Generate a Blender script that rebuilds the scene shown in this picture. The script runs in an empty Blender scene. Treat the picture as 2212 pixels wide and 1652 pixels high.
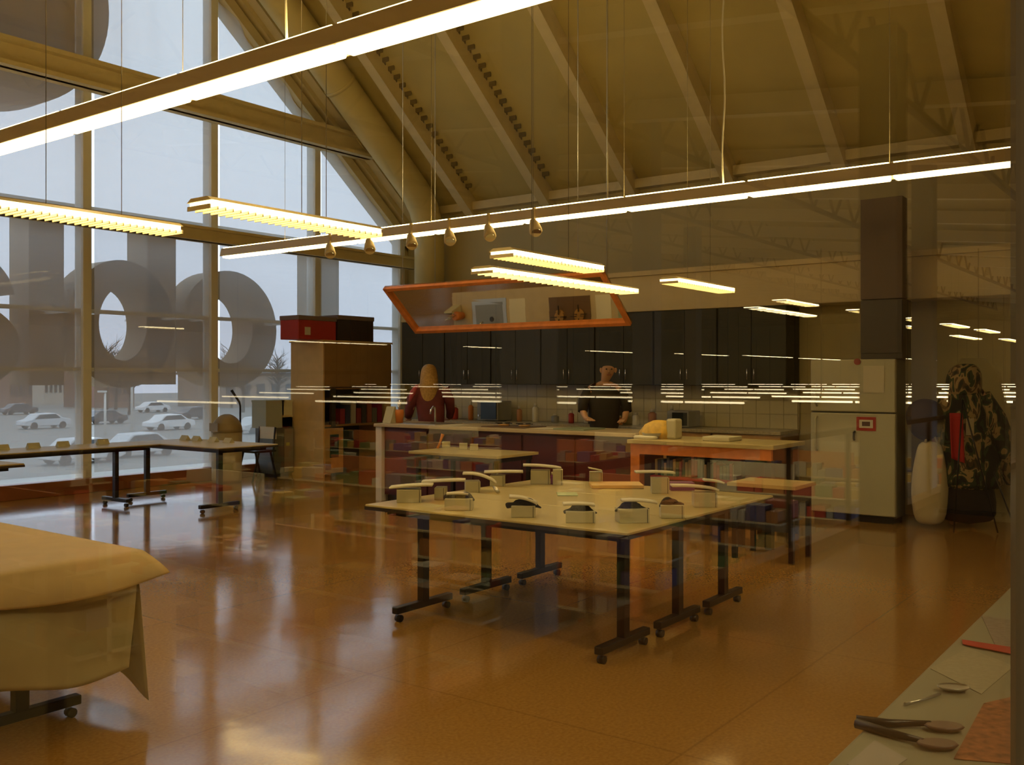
import bpy, bmesh, math, random
from mathutils import Vector, Matrix
random.seed(7)
PI = math.pi
# ------------------------------------------------------------------ camera
# world: +X = along the glazed gable wall towards the kitchen, +Y = towards that gable wall, Z up, floor at 0
H = 1.55; F = 2080.0; CX = 1106.0; CY = 815.0
SN, CS = 0.596, 0.803
sc = bpy.context.scene
COL = sc.collection
cam = bpy.data.cameras.new('camera'); camo = bpy.data.objects.new('camera', cam); COL.objects.link(camo)
camo.location = (0, 0, H); camo.rotation_euler = (PI/2, 0, math.atan2(SN, CS) - PI/2)
cam.sensor_width = 36; cam.lens = 36*F/2212; cam.shift_y = -11/2212; cam.clip_start = .02; cam.clip_end = 600
sc.camera = camo
# ------------------------------------------------------------------ world, view, big lights
sc.view_settings.view_transform = 'Standard'; sc.view_settings.look = 'None'
sc.view_settings.gamma = 1; sc.view_settings.use_curve_mapping = False; sc.view_settings.exposure = 0.0
w = bpy.data.worlds.new('overcast_sky'); sc.world = w; w.use_nodes = True
nt = w.node_tree; nt.nodes.clear()
out = nt.nodes.new('ShaderNodeOutputWorld'); bg = nt.nodes.new('ShaderNodeBackground')
tc = nt.nodes.new('ShaderNodeTexCoord'); sep = nt.nodes.new('ShaderNodeSeparateXYZ'); cr = nt.nodes.new('ShaderNodeValToRGB')
nt.links.new(tc.outputs['Generated'], sep.inputs[0]); nt.links.new(sep.outputs['Z'], cr.inputs[0])
cr.color_ramp.elements[0].position = 0.0; cr.color_ramp.elements[0].color = (.60, .70, .86, 1)
cr.color_ramp.elements[1].position = .5; cr.color_ramp.elements[1].color = (.66, .80, .92, 1)
nt.links.new(cr.outputs[0], bg.inputs[0]); bg.inputs[1].default_value = 2.2
nt.links.new(bg.outputs[0], out.inputs[0])

def area(name, loc, sx, sy, power, color, rot=(0, 0, 0)):
    l = bpy.data.lights.new(name, 'AREA'); l.shape = 'RECTANGLE'; l.size = sx; l.size_y = sy
    l.energy = power; l.color = color
    o = bpy.data.objects.new(name, l); COL.objects.link(o); o.location = loc; o.rotation_euler = rot
    return o
WARM = (1.0, .70, .27)
# unseen area lamps added behind the camera to brighten the shop
for x, y in ((1.5, -2.2), (4.6, -2.2)):
    area('gallery_fill_light', (x, y, 4.85), 1.6, 1.2, 90, (1.0, .76, .34))
for x, y in ((14, -13), (27, -20), (38, -33)):      # unseen panels added to strengthen the low lamp rows over the sales floor
    area('shop_row_fill', (x, y, .85), 12, 12, 1300, (1.0, .80, .40))
# ------------------------------------------------------------------ helpers
MATS = {}
def mat(name, col, rough=.6, metal=0, emit=None, es=1, noise=0, nscale=8, bump=0, bscale=60, spec=.5, coat=0):
    if name in MATS: return MATS[name]
    m = bpy.data.materials.new(name); m.use_nodes = True; t = m.node_tree; b = t.nodes['Principled BSDF']
    b.inputs['Base Color'].default_value = (*col, 1); b.inputs['Roughness'].default_value = rough
    b.inputs['Metallic'].default_value = metal; b.inputs['Specular IOR Level'].default_value = spec
    b.inputs['Coat Weight'].default_value = coat
    if emit: b.inputs['Emission Color'].default_value = (*emit, 1); b.inputs['Emission Strength'].default_value = es
    co = t.nodes.new('ShaderNodeTexCoord')
    if noise:
        n = t.nodes.new('ShaderNodeTexNoise'); n.inputs['Scale'].default_value = nscale; n.inputs['Detail'].default_value = 5
        t.links.new(co.outputs['Object'], n.inputs[0])
        r = t.nodes.new('ShaderNodeValToRGB'); r.color_ramp.elements[0].position = .3; r.color_ramp.elements[1].position = .7
        r.color_ramp.elements[0].color = (*[c*(1-noise) for c in col], 1); r.color_ramp.elements[1].color = (*[min(1, c*(1+noise)) for c in col], 1)
        t.links.new(n.outputs[0], r.inputs[0]); t.links.new(r.outputs[0], b.inputs['Base Color'])
    if bump:
        n = t.nodes.new('ShaderNodeTexNoise'); n.inputs['Scale'].default_value = bscale
        t.links.new(co.outputs['Object'], n.inputs[0])
        bp = t.nodes.new('ShaderNodeBump'); bp.inputs['Strength'].default_value = bump; bp.inputs['Distance'].default_value = .02
        t.links.new(n.outputs[0], bp.inputs['Height']); t.links.new(bp.outputs[0], b.inputs['Normal'])
    MATS[name] = m
    return m

class MB:
    def __init__(s): s.v = []; s.f = []; s.sm = []
    def add(s, vs, fs, smooth=False):
        k = len(s.v); s.v += [tuple(v) for v in vs]; s.f += [tuple(i+k for i in f) for f in fs]; s.sm += [smooth]*len(fs); return s
    def box(s, a, b):
        x0, y0, z0 = [min(p, q) for p, q in zip(a, b)]; x1, y1, z1 = [max(p, q) for p, q in zip(a, b)]
        return s.add([(x0,y0,z0),(x1,y0,z0),(x1,y1,z0),(x0,y1,z0),(x0,y0,z1),(x1,y0,z1),(x1,y1,z1),(x0,y1,z1)],
              [(3,2,1,0),(4,5,6,7),(0,1,5,4),(1,2,6,5),(2,3,7,6),(3,0,4,7)])
    def obox(s, c, ax, ay, az):
        c = Vector(c); ax, ay, az = Vector(ax), Vector(ay), Vector(az)
        vs = [c+i*ax+j*ay+k*az for k in (-1, 1) for j, i in ((-1,-1),(-1,1),(1,1),(1,-1))]
        return s.add(vs, [(3,2,1,0),(4,5,6,7),(0,1,5,4),(1,2,6,5),(2,3,7,6),(3,0,4,7)])
    def bar(s, p, q, wd, ht, up=(0, 0, 1)):
        p, q = Vector(p), Vector(q); d = q-p; L = d.length; d.normalize(); u = Vector(up)
        sd = d.cross(u)
        if sd.length < 1e-4: sd = d.cross(Vector((1, 0, 0)))
        sd.normalize(); n = sd.cross(d)
        return s.obox((p+q)/2, d*L/2, sd*wd/2, n*ht/2)
    def path(s, pts, r, n=8, cap=True):
        P = [Vector(p) for p in pts]; R = r if isinstance(r, (list, tuple)) else [r]*len(P)
        k = len(s.v); ref = None
        for i, p in enumerate(P):
            d = (P[min(i+1, len(P)-1)] - P[max(i-1, 0)]).normalized()
            if ref is None: ref = d.orthogonal().normalized()
            ref = (ref - d*ref.dot(d)).normalized(); b = d.cross(ref)
            for j in range(n):
                a = 2*PI*j/n; s.v.append(tuple(p + (ref*math.cos(a) + b*math.sin(a))*R[i]))
        for i in range(len(P)-1):
            for j in range(n):
                s.f.append((k+i*n+j, k+i*n+(j+1) % n, k+(i+1)*n+(j+1) % n, k+(i+1)*n+j)); s.sm.append(True)
        if cap:
            s.f.append(tuple(k+j for j in reversed(range(n)))); s.sm.append(False)
            s.f.append(tuple(k+(len(P)-1)*n+j for j in range(n))); s.sm.append(False)
        return s
    def loft(s, rings, n=16, cap=True, ang=0, p=2.0):
        # rings: (cx,cy,cz,rx,ry), horizontal (super)ellipses
        k = len(s.v)
        ca, sa = math.cos(ang), math.sin(ang)
        for (cx, cy, cz, rx, ry) in rings:
            for j in range(n):
                a = 2*PI*j/n; c0, s0 = math.cos(a), math.sin(a)
                x = rx*math.copysign(abs(c0)**(2/p), c0); y = ry*math.copysign(abs(s0)**(2/p), s0)
                s.v.append((cx+x*ca-y*sa, cy+x*sa+y*ca, cz))
        for i in range(len(rings)-1):
            for j in range(n):
                s.f.append((k+i*n+j, k+i*n+(j+1) % n, k+(i+1)*n+(j+1) % n, k+(i+1)*n+j)); s.sm.append(True)
        if cap:
            s.f.append(tuple(k+j for j in reversed(range(n)))); s.sm.append(False)
            s.f.append(tuple(k+(len(rings)-1)*n+j for j in range(n))); s.sm.append(False)
        return s
    def prism(s, poly, y0, y1):      # polygon in (x,z), extruded in y
        n = len(poly); vs = [(x, y0, z) for x, z in poly] + [(x, y1, z) for x, z in poly]
        return s.add(vs, [tuple(range(n)), tuple(reversed(range(n, 2*n)))] + [(i, i+n, (i+1) % n+n, (i+1) % n) for i in range(n)])
    def prismx(s, poly, x0, x1):     # polygon in (y,z), extruded in x
        n = len(poly); vs = [(x0, y, z) for y, z in poly] + [(x1, y, z) for y, z in poly]
        return s.add(vs, [tuple(reversed(range(n))), tuple(range(n, 2*n))] + [((i+1) % n, (i+1) % n+n, i+n, i) for i in range(n)])
    def ring(s, cx, cz, rx, rz, ix, iz, y0, y1, a0=0, a1=2*PI, n=48):   # flat ring in xz with depth in y
        full = abs(a1-a0-2*PI) < 1e-6; m = n if full else n+1; vs = []
        for i in range(m):
            a = a0+(a1-a0)*i/n; c, t = math.cos(a), math.sin(a)
            vs += [(cx+rx*c, y0, cz+rz*t), (cx+ix*c, y0, cz+iz*t), (cx+rx*c, y1, cz+rz*t), (cx+ix*c, y1, cz+iz*t)]
        fs = []
        for i in range(n):
            a, b = 4*i, 4*((i+1) % m)
            fs += [(a, b, b+1, a+1), (a+2, a+3, b+3, b+2), (a, a+2, b+2, b), (a+1, b+1, b+3, a+3)]
        if not full: e = 4*n; fs += [(0, 1, 3, 2), (e, e+2, e+3, e+1)]
        return s.add(vs, fs)
    def grid(s, fn, nu, nv, smooth=True):
        vs = [fn(i/nu, j/nv) for j in range(nv+1) for i in range(nu+1)]
        return s.add(vs, [(j*(nu+1)+i, j*(nu+1)+i+1, (j+1)*(nu+1)+i+1, (j+1)*(nu+1)+i) for j in range(nv) for i in range(nu)], smooth)

def wloc(o):
    v = Vector((0, 0, 0))
    while o is not None: v += o.location; o = o.parent
    return v
def part(name, mb, m, parent=None, loc=None, bevel=0, solid=0, kind=None, label=None, subsurf=0, fix=False):
    me = bpy.data.meshes.new(name)
    base = wloc(parent)
    L = Vector(loc) - base if loc is not None else Vector((0, 0, 0))
    off = base + L
    me.from_pydata([tuple(Vector(v)-off) for v in mb.v], [], mb.f)
    me.polygons.foreach_set('use_smooth', mb.sm)
    if fix:
        bm = bmesh.new(); bm.from_mesh(me); bmesh.ops.recalc_face_normals(bm, faces=bm.faces); bm.to_mesh(me); bm.free()
    me.materials.append(m); me.update()
    o = bpy.data.objects.new(name, me); COL.objects.link(o)
    o.parent = parent; o.location = L
    if solid: q = o.modifiers.new('solid', 'SOLIDIFY'); q.thickness = solid; q.offset = 0
    if bevel: q = o.modifiers.new('bevel', 'BEVEL'); q.width = bevel; q.segments = 2; q.limit_method = 'ANGLE'
    if subsurf: q = o.modifiers.new('sub', 'SUBSURF'); q.levels = subsurf; q.render_levels = subsurf
    if kind: o['kind'] = kind
    if label: o['label'] = label
    return o
def thing(name, label, cat, loc, group=None):
    o = bpy.data.objects.new(name, None); COL.objects.link(o); o.location = loc; o.empty_display_size = .2
    o['label'] = label; o['category'] = cat
    if group: o['group'] = group
    return o
def solo(name, mb, m, label, cat, group=None, loc=None, **k):
    if loc is None:
        xs = [v[0] for v in mb.v]; ys = [v[1] for v in mb.v]; zs = [v[2] for v in mb.v]
        loc = ((min(xs)+max(xs))/2, (min(ys)+max(ys))/2, min(zs))
    o = part(name, mb, m, None, loc, **k); o['label'] = label; o['category'] = cat
    if group: o['group'] = group
    return o
def struct(name, mb, m, parent=None, **k):
    o = part(name, mb, m, parent, **k)
    if parent is None: o['kind'] = 'structure'
    return o
def snode(name):
    o = bpy.data.objects.new(name, None); COL.objects.link(o); o['kind'] = 'structure'; return o
def copytree(o, parent=None):
    c = o.copy(); COL.objects.link(c); c.parent = parent
    for ch in [q for q in o.children]: copytree(ch, c)
    return c
# points read off the photograph, as directions from the eye, put at real distances
def W(px, py, Z):
    X = (px-CX)/F*Z
    return Vector((SN*X+CS*Z, -CS*X+SN*Z, H-(py-CY)/F*Z))
def onz(px, py, z): return W(px, py, (H-z)*F/(py-CY))
def onx(px, py, x): d = (px-CX)/F; return W(px, py, x/(SN*d+CS))
def ony(px, py, y): d = (px-CX)/F; return W(px, py, y/(-CS*d+SN))
ORD = ['first', 'second', 'third', 'fourth', 'fifth', 'sixth', 'seventh', 'eighth', 'ninth', 'tenth', 'eleventh', 'twelfth', 'thirteenth', 'fourteenth', 'fifteenth', 'sixteenth', 'seventeenth', 'eighteenth', 'nineteenth', 'twentieth', 'twenty first', 'twenty second', 'twenty third', 'twenty fourth', 'twenty fifth', 'twenty sixth']
# ------------------------------------------------------------------ materials
cream = mat('cream_paint', (.62, .50, .27), .7, noise=.05, nscale=2)
deck = mat('painted_deck', (.52, .42, .15), .75, noise=.06, nscale=1.5)
beamp = mat('painted_beam', (.66, .55, .30), .6, noise=.04)
wallp = mat('wall_paint', (.50, .42, .21), .75, noise=.05, nscale=1.2)
brownp = mat('brown_plinth', (.30, .10, .035), .4)
alum = mat('window_aluminium', (.80, .78, .72), .5)
blackm = mat('black_metal', (.015, .012, .012), .35, .2)
laminate = mat('cream_laminate', (.50, .40, .17), .35, noise=.03)
edgeb = mat('dark_edge', (.03, .02, .015), .5)
white = mat('white_card', (.50, .46, .30), .6, noise=.04)
paper = mat('white_paper', (.68, .63, .48), .7)
darkcloth = mat('dark_knit', (.022, .016, .013), .9, bump=.5)
cab = mat('dark_green_cabinet', (.036, .032, .014), .6, noise=.08)
wirem = mat('wire_grey', (.20, .17, .10), .5, .5)
steel = mat('brushed_steel', (.55, .55, .52), .3, .9)
chrome = mat('chrome', (.8, .8, .8), .12, 1)
housing = mat('lamp_housing', (.62, .50, .30), .5)
tube = mat('lit_tube', (1, .9, .6), .5, emit=(1.0, .74, .32), es=8.5)
upfill = mat('uplight_fill', (1, .9, .6), .5, emit=(1.0, .72, .26), es=22)  # glow added above the strip housings to brighten the ceiling
tube_s = mat('lit_tube_shop', (1, .9, .6), .5, emit=(1.0, .83, .46), es=12)
tube_l = mat('lit_tube_low', (1, .9, .6), .5, emit=(1.0, .84, .50), es=7)
orange = mat('orange_wood', (.62, .20, .045), .4, noise=.15, nscale=12)
honey = mat('honey_wood', (.55, .30, .09), .45, noise=.12, nscale=9)
beech = mat('beech_board', (.66, .46, .20), .5, noise=.08, nscale=5)
brownb = mat('brown_board', (.33, .18, .06), .5, noise=.08, nscale=5)
red = mat('red_card', (.42, .03, .02), .5, noise=.06)
dred = mat('dark_red_panel', (.085, .008, .006), .5, noise=.1)
fridgem = mat('fridge_enamel', (.52, .49, .33), .35)
def floormat():
    m = bpy.data.materials.new('waxed_vinyl_floor'); m.use_nodes = True; t = m.node_tree; b = t.nodes['Principled BSDF']
    co = t.nodes.new('ShaderNodeTexCoord'); n = t.nodes.new('ShaderNodeTexNoise'); n.inputs['Scale'].default_value = 60; n.inputs['Detail'].default_value = 6
    t.links.new(co.outputs['Object'], n.inputs[0]); r = t.nodes.new('ShaderNodeValToRGB')
    r.color_ramp.elements[0].position = .35; r.color_ramp.elements[1].position = .7
    r.color_ramp.elements[0].color = (.31, .16, .038, 1); r.color_ramp.elements[1].color = (.39, .215, .056, 1)
    t.links.new(n.outputs[0], r.inputs[0])
    bk = t.nodes.new('ShaderNodeTexBrick'); bk.offset = 0; bk.inputs['Scale'].default_value = 1
    bk.inputs['Brick Width'].default_value = 1.8; bk.inputs['Row Height'].default_value = 1.8; bk.inputs['Mortar Size'].default_value = .006
    bk.inputs['Color1'].default_value = (1, 1, 1, 1); bk.inputs['Color2'].default_value = (1, 1, 1, 1); bk.inputs['Mortar'].default_value = (.82, .8, .78, 1)
    t.links.new(co.outputs['Object'], bk.inputs[0])
    mx = t.nodes.new('ShaderNodeMixRGB'); mx.blend_type = 'MULTIPLY'; mx.inputs[0].default_value = 1
    t.links.new(r.outputs[0], mx.inputs[1]); t.links.new(bk.outputs[0], mx.inputs[2]); t.links.new(mx.outputs[0], b.inputs['Base Color'])
    n2 = t.nodes.new('ShaderNodeTexNoise'); n2.inputs['Scale'].default_value = 2.2; t.links.new(co.outputs['Object'], n2.inputs[0])
    mr = t.nodes.new('ShaderNodeMapRange'); mr.inputs[3].default_value = .07; mr.inputs[4].default_value = .15
    t.links.new(n2.outputs[0], mr.inputs[0]); t.links.new(mr.outputs[0], b.inputs['Roughness'])
    n3 = t.nodes.new('ShaderNodeTexNoise'); n3.inputs['Scale'].default_value = 3.5; t.links.new(co.outputs['Object'], n3.inputs[0])
    bp = t.nodes.new('ShaderNodeBump'); bp.inputs['Strength'].default_value = .12; bp.inputs['Distance'].default_value = .01
    t.links.new(n3.outputs[0], bp.inputs['Height']); t.links.new(bp.outputs[0], b.inputs['Normal'])
    b.inputs['Specular IOR Level'].default_value = .85
    return m
def glassmat(name, r0=.04, tint=(1, 1, 1), fac=1.0):
    m = bpy.data.materials.new(name); m.use_nodes = True; t = m.node_tree; t.nodes.clear()
    o = t.nodes.new('ShaderNodeOutputMaterial'); tr = t.nodes.new('ShaderNodeBsdfTransparent'); tr.inputs[0].default_value = (*tint, 1)
    gl = t.nodes.new('ShaderNodeBsdfGlossy'); gl.inputs['Roughness'].default_value = 0
    lw = t.nodes.new('ShaderNodeLayerWeight'); lw.inputs[0].default_value = .5
    pw = t.nodes.new('ShaderNodeMath'); pw.operation = 'POWER'; pw.inputs[1].default_value = 5
    ma = t.nodes.new('ShaderNodeMath'); ma.operation = 'MULTIPLY_ADD'; ma.inputs[1].default_value = (1-r0)*fac; ma.inputs[2].default_value = r0
    mx = t.nodes.new('ShaderNodeMixShader')
    t.links.new(lw.outputs['Facing'], pw.inputs[0]); t.links.new(pw.outputs[0], ma.inputs[0]); t.links.new(ma.outputs[0], mx.inputs[0])
    t.links.new(tr.outputs[0], mx.inputs[1]); t.links.new(gl.outputs[0], mx.inputs[2]); t.links.new(mx.outputs[0], o.inputs[0])
    return m
def blindmat():
    m = bpy.data.materials.new('woven_sunscreen'); m.use_nodes = True; t = m.node_tree; t.nodes.clear()
    o = t.nodes.new('ShaderNodeOutputMaterial'); tr = t.nodes.new('ShaderNodeBsdfTransparent'); tr.inputs[0].default_value = (1, 1, 1, 1)
    tl = t.nodes.new('ShaderNodeBsdfTranslucent'); tl.inputs[0].default_value = (.52, .57, .58, 1)
    df = t.nodes.new('ShaderNodeBsdfDiffuse'); df.inputs[0].default_value = (.82, .62, .28, 1)
    m1 = t.nodes.new('ShaderNodeMixShader'); m1.inputs[0].default_value = .5
    m2 = t.nodes.new('ShaderNodeMixShader'); m2.inputs[0].default_value = .66
    t.links.new(tl.outputs[0], m1.inputs[1]); t.links.new(df.outputs[0], m1.inputs[2])
    t.links.new(tr.outputs[0], m2.inputs[1]); t.links.new(m1.outputs[0], m2.inputs[2]); t.links.new(m2.outputs[0], o.inputs[0])
    return m
pane_m = glassmat('clear_glass'); part_m = glassmat('partition_glass', .04, fac=.62); blind_m = blindmat(); floor_m = floormat()
YW = 12.6      # gable window wall
XB = 13.5      # rear wall
G = .28        # glazed partition in front of the camera
XR, ZR = 4.0, 12.25  # ridge
def zc(x): return ZR-.8*(x-XR) if x >= XR else ZR-.8*(XR-x)
# ------------------------------------------------------------------ room shell
struct('floor', MB().box((-5.6, G-.02, -.25), (XB+.2, YW+.2, 0)), floor_m)
ceil_o = struct('ceiling', MB().prism([(XR, ZR), (XB+.3, zc(XB+.3)), (XB+.3, zc(XB+.3)+.3), (XR, ZR+.3), (-5.9, zc(-5.9)+.3), (-5.9, zc(-5.9))], G-.1, YW+.3), deck, fix=True)
for k in range(7):
    y = 10.85-1.64*k
    def raf(xa, xb):
        return MB().prism([(xa, zc(xa)+.05), (xb, zc(xb)+.05), (xb, zc(xb)-.34), (xa, zc(xa)-.34)], y-.09, y+.09)
    part('rafter', raf(XR, XB), beamp, ceil_o, fix=True)
    if k < 2:
        mb = MB()
        for i in range(62):
            x = 5.2+i*.13
            mb.obox((x, y-.15, zc(x)-.03), Vector((.78, 0, -.62))*.012, (0, .07, 0), (0, 0, .03))
            mb.obox((x+.03, y-.10, zc(x)-.04), Vector((.78, 0, -.62))*.035, (0, .008, 0), (0, 0, .03))
        part('deck_clip', mb, mat('clip_brown', (.16, .12, .05), .8), ceil_o, kind='stuff')  # dark brown clips along the rafter joint
part('rafter', MB().prism([(XR, ZR), (XB, zc(XB)+.05), (XB, zc(XB)-.30), (XR, ZR-.35)], 12.12, 12.32), beamp, ceil_o, fix=True)
part('purlin', MB().box((XB-.18, G, zc(XB)-.12), (XB, YW, zc(XB)+.02)), beamp, ceil_o)
part('purlin', MB().box((XB-.1, G, zc(XB)-.34), (XB, YW, zc(XB)-.24)), beamp, ceil_o)
struct('wall_back', MB().box((XB, G-.1, -.2), (XB+.2, YW+.2, zc(XB)+.4)), wallp)
struct('wall_front', MB().box((-5.8, G-.1, -.2), (-5.6, YW+.2, 5)), wallp)
# gable wall with the window opening
def zw(x): return 5.53-.8*(x-11.49)
gw = MB()
gw.prism([(XR, zw(XR)), (13.5, zw(13.5)), (13.8, zc(13.8)+.1), (XR, ZR+.1)], YW-.12, YW+.12)
gw.prism([(XR, zw(XR)), (XR, ZR+.1), (-5.8, zc(-5.8)+.1), (-5.8, -.2), (2.9, -.2), (2.9, 10.5)], YW-.12, YW+.12)
gw.box((13.4, YW-.12, -.2), (13.7, YW+.12, 4.3)); gw.box((2.9, YW-.12, -.25), (13.7, YW+.12, .12))
struct('wall_left', gw, cream, fix=True)
struct('baseboard_left', MB().box((-5.6, YW-.32, 0), (13.45, YW-.12, .19)), brownp, bevel=.008)
tr = snode('trim_1')
part('flange', MB().box((2.9, 12.02, 5.40), (12.2, 12.34, 5.46)), beamp, tr)
part('flange', MB().box((2.9, 12.02, 5.70), (12.2, 12.34, 5.76)), beamp, tr)
part('web', MB().box((2.9, 12.14, 5.4), (12.2, 12.22, 5.76)), beamp, tr)
tr = snode('trim_2')
part('flange', MB().box((2.9, 12.12, 3.57), (13.4, 12.36, 3.61)), beamp, tr)
part('flange', MB().box((2.9, 12.12, 3.74), (13.4, 12.36, 3.78)), beamp, tr)
part('web', MB().box((2.9, 12.18, 3.57), (13.4, 12.28, 3.76)), beamp, tr)
tr = snode('trim_3')
for dz, y0, wd in ((.02, 12.36, .16), (.30, 12.30, .14)):
    part('edge_board', MB().prism([(XR, zw(XR)+dz+.2), (13.4, zw(13.4)+dz+.2), (13.4, zw(13.4)+dz), (XR, zw(XR)+dz)], y0, y0+wd), beamp, tr, fix=True)
# window bays
mull = [2.9, 4.98, 7.055, 9.10, 11.18, 13.27]
for i in range(5):
    a, b = mull[i], mull[i+1]
    w_ = snode('window_%d' % (i+1))
    top = lambda x: min(zw(x), 11.0)
    part('mullion', MB().box((b-.065, 12.40, .12), (b+.06, 12.62, top(b)+.1)), alum, w_, bevel=.01)
    for zz, hh in ((.14, .07), (1.66, .05), (2.46, .05), (3.66, .08), (5.6, .1)):
        part('glazing_bar', MB().box((a+.06, 12.50, zz-hh/2), (b-.06, 12.62, zz+hh/2)), alum, w_)
    part('glass_pane', MB().prism([(a+.04, .15), (b-.04, .15), (b-.04, top(b)+.05), (a+.04, top(a)+.05)], 12.575, 12.583), pane_m, w_, fix=True)
    part('outer_sill', MB().box((a, 12.62, .05), (b, 12.95, .13)), mat('white_sill', (.85, .87, .9), .5), w_)
    # sunscreen blind: a lower and an upper cloth
    names = ['far left', 'second from left', 'third from left', 'fourth from left', 'rightmost']
    def cloth(z0, z1, fold, seed):
        rnd = random.Random(seed); fr = [(rnd.uniform(1, 4), rnd.uniform(0, 6), rnd.uniform(.3, 1)) for _ in range(4)]
        xa, xb = a+.125, b-.05
        def fn(s, t):
            x = xa+(xb-xa)*s
            zt = min(z1, zw(x)+.1) if z1 > 4 else z1
            z = z0+(max(zt, z0+.02)-z0)*t
            d = sum(math.sin(s*6.3*f+p+t*q*2)*q for f, p, q in fr)*fold*(.4+.6*t)
            return (x, 12.455+d, z)
        return MB().grid(fn, 40, 30)
    lb = thing('window_blind', 'woven translucent sunscreen blind in the %s bay of the tall gable window' % ['outermost left', 'leftmost visible', 'bay left of the backwards b', 'bay showing the round letter o', 'bay beside the dark cabinets'][i] if False else
               ['woven sunscreen blind out beyond the left edge of view', 'leftmost woven sunscreen blind, its right edge at the first bright slit', 'woven sunscreen blind between the two bright vertical slits', 'woven sunscreen blind over the round letter o', 'narrow woven sunscreen blind beside the dark kitchen cabinets'][i], 'blind', (a+1, 12.45, .24))
    part('lower_cloth', cloth(.25, 5.5, .004, i), blind_m, lb)
    if i < 4: part('upper_cloth', cloth(5.5, 11, .03, i+20), blind_m, lb)
# glazed partition the photograph is taken through
gp = snode('window_6')
framem = mat('partition_frame', (.30, .28, .27), .5)
for j, (a, b) in enumerate(((-5.6, -1.74), (-1.66, 1.80), (1.88, 5.3), (5.38, 9.4), (9.48, 13.5))):
    part('glass_pane', MB().box((a, G-.004, .06), (b, G+.004, 3.2)), part_m, gp)
for x in (-1.70, 1.84, 5.34, 9.44): part('mullion', MB().box((x-.04, G-.012, 0), (x+.04, G+.012, 3.2)), framem, gp)
part('sill_rail', MB().box((-5.6, G-.04, 0), (13.5, G+.04, .07)), framem, gp)
part('head_rail', MB().box((-5.6, G-.05, 3.2), (13.5, G+.05, 3.3)), framem, gp)
struct('wall_right', MB().prism([(-5.8, 3.3), (13.5, 3.3), (13.5, zc(13.5)+.2), (XR, ZR+.2), (-5.8, zc(-5.8)+.2)], G-.08, G+.08), wallp, fix=True)

# air duct along the slope beside the gable wall
dt = thing('air_duct', 'fat round cream air duct running down the slope beside the gable window', 'duct', (11, 11.6, 6))
pp = [(XR+.3+i*(12.75-XR-.3)/14, 11.62, zc(XR+.3+i*(12.75-XR-.3)/14)-.37) for i in range(15)]
pp += [(12.98, 11.62, 4.60), (13.1, 11.62, 4.3), (13.14, 11.62, 3.9), (13.14, 11.62, 2.9)]
part('duct_pipe', MB().path(pp, .27, 20), mat('duct_paint', (.66, .55, .24), .5), dt)
for i in (2, 5, 8, 11):
    p = Vector(pp[i]); d = (Vector(pp[i+1])-p).normalized()
    part('duct_collar', MB().path([p-d*.03, p+d*.03], .285, 20), mat('duct_paint', (.66, .55, .24), .5), dt)
# ------------------------------------------------------------------ pendant strip lamps along Y
def strip(x, y0, y1, z, label, seg=1.19, spots=None):
    t = thing('strip_lamp', label, 'lamp', (x, y0, z), 'long suspended fluorescent strips')
    prof = [(x-.085, z), (x-.06, z+.10), (x+.06, z+.10), (x+.085, z), (x+.075, z), (x+.052, z+.09), (x-.052, z+.09), (x-.075, z)]
    hb = MB().prism(prof, y0, y1)
    part('lamp_housing', hb, housing, t, fix=True)
    n = int(round((y1-y0)/seg)); s = (y1-y0)/n
    for i in range(n):
        a, b = y0+i*s+.02, y0+(i+1)*s-.02
        part('tube', MB().box((x-.06, a, z-.022), (x+.06, b, z+.035)), tube, t, bevel=.012)
        part('uplight_fill', MB().box((x-.045, a, z+.10), (x+.045, b, z+.112)), upfill, t)  # unseen glowing strip added on the housing top as ceiling fill
        part('tube_holder', MB().box((x-.05, b, z+.02), (x+.05, b+.04, z+.08)), housing, t)
        if i % 2 == 1: part('suspension_wire', MB().path([(x, a, z+.1), (x, a, zc(x))], .0022, 5), wirem, t)
    return t
PX2, PZ2 = 7.75, 3.10
PX1, PZ1 = 3.18, 3.10
strip(PX2, .9, 10.35, PZ2, 'long lit strip lamp crossing the whole room above the tilted mirror')
strip(PX1, .9, 12.0, PZ1, 'long lit strip lamp nearest the camera, crossing the upper left of the view')
strip(-1.4, .9, 11.6, PZ1, 'unseen strip lamp added as room fill light, behind the paper covered table')  # extra lamp added out of view to fill the room with light
# coiled feed cables
for (x, y, lab) in ((PX1, ony(620, 75, 1).y, None),):
    pass
for (px, X, py0, lab) in ((620, PX1, 75, 'pale feed cable dropping to the nearest strip lamp'), (1563, PX2, 412, 'pale feed cable dropping to the middle of the far strip lamp')):
    p = onx(px, py0, X); mb = MB()
    pts = [(X, p.y+.012*math.sin(i*.9), PZ1+.1+(zc(X)-PZ1-.1)*i/40) for i in range(41)]
    mb.path(pts, .007, 6)
    solo('feed_cable', mb, paper, lab, 'cable', 'pale lamp feed cables')
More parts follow.
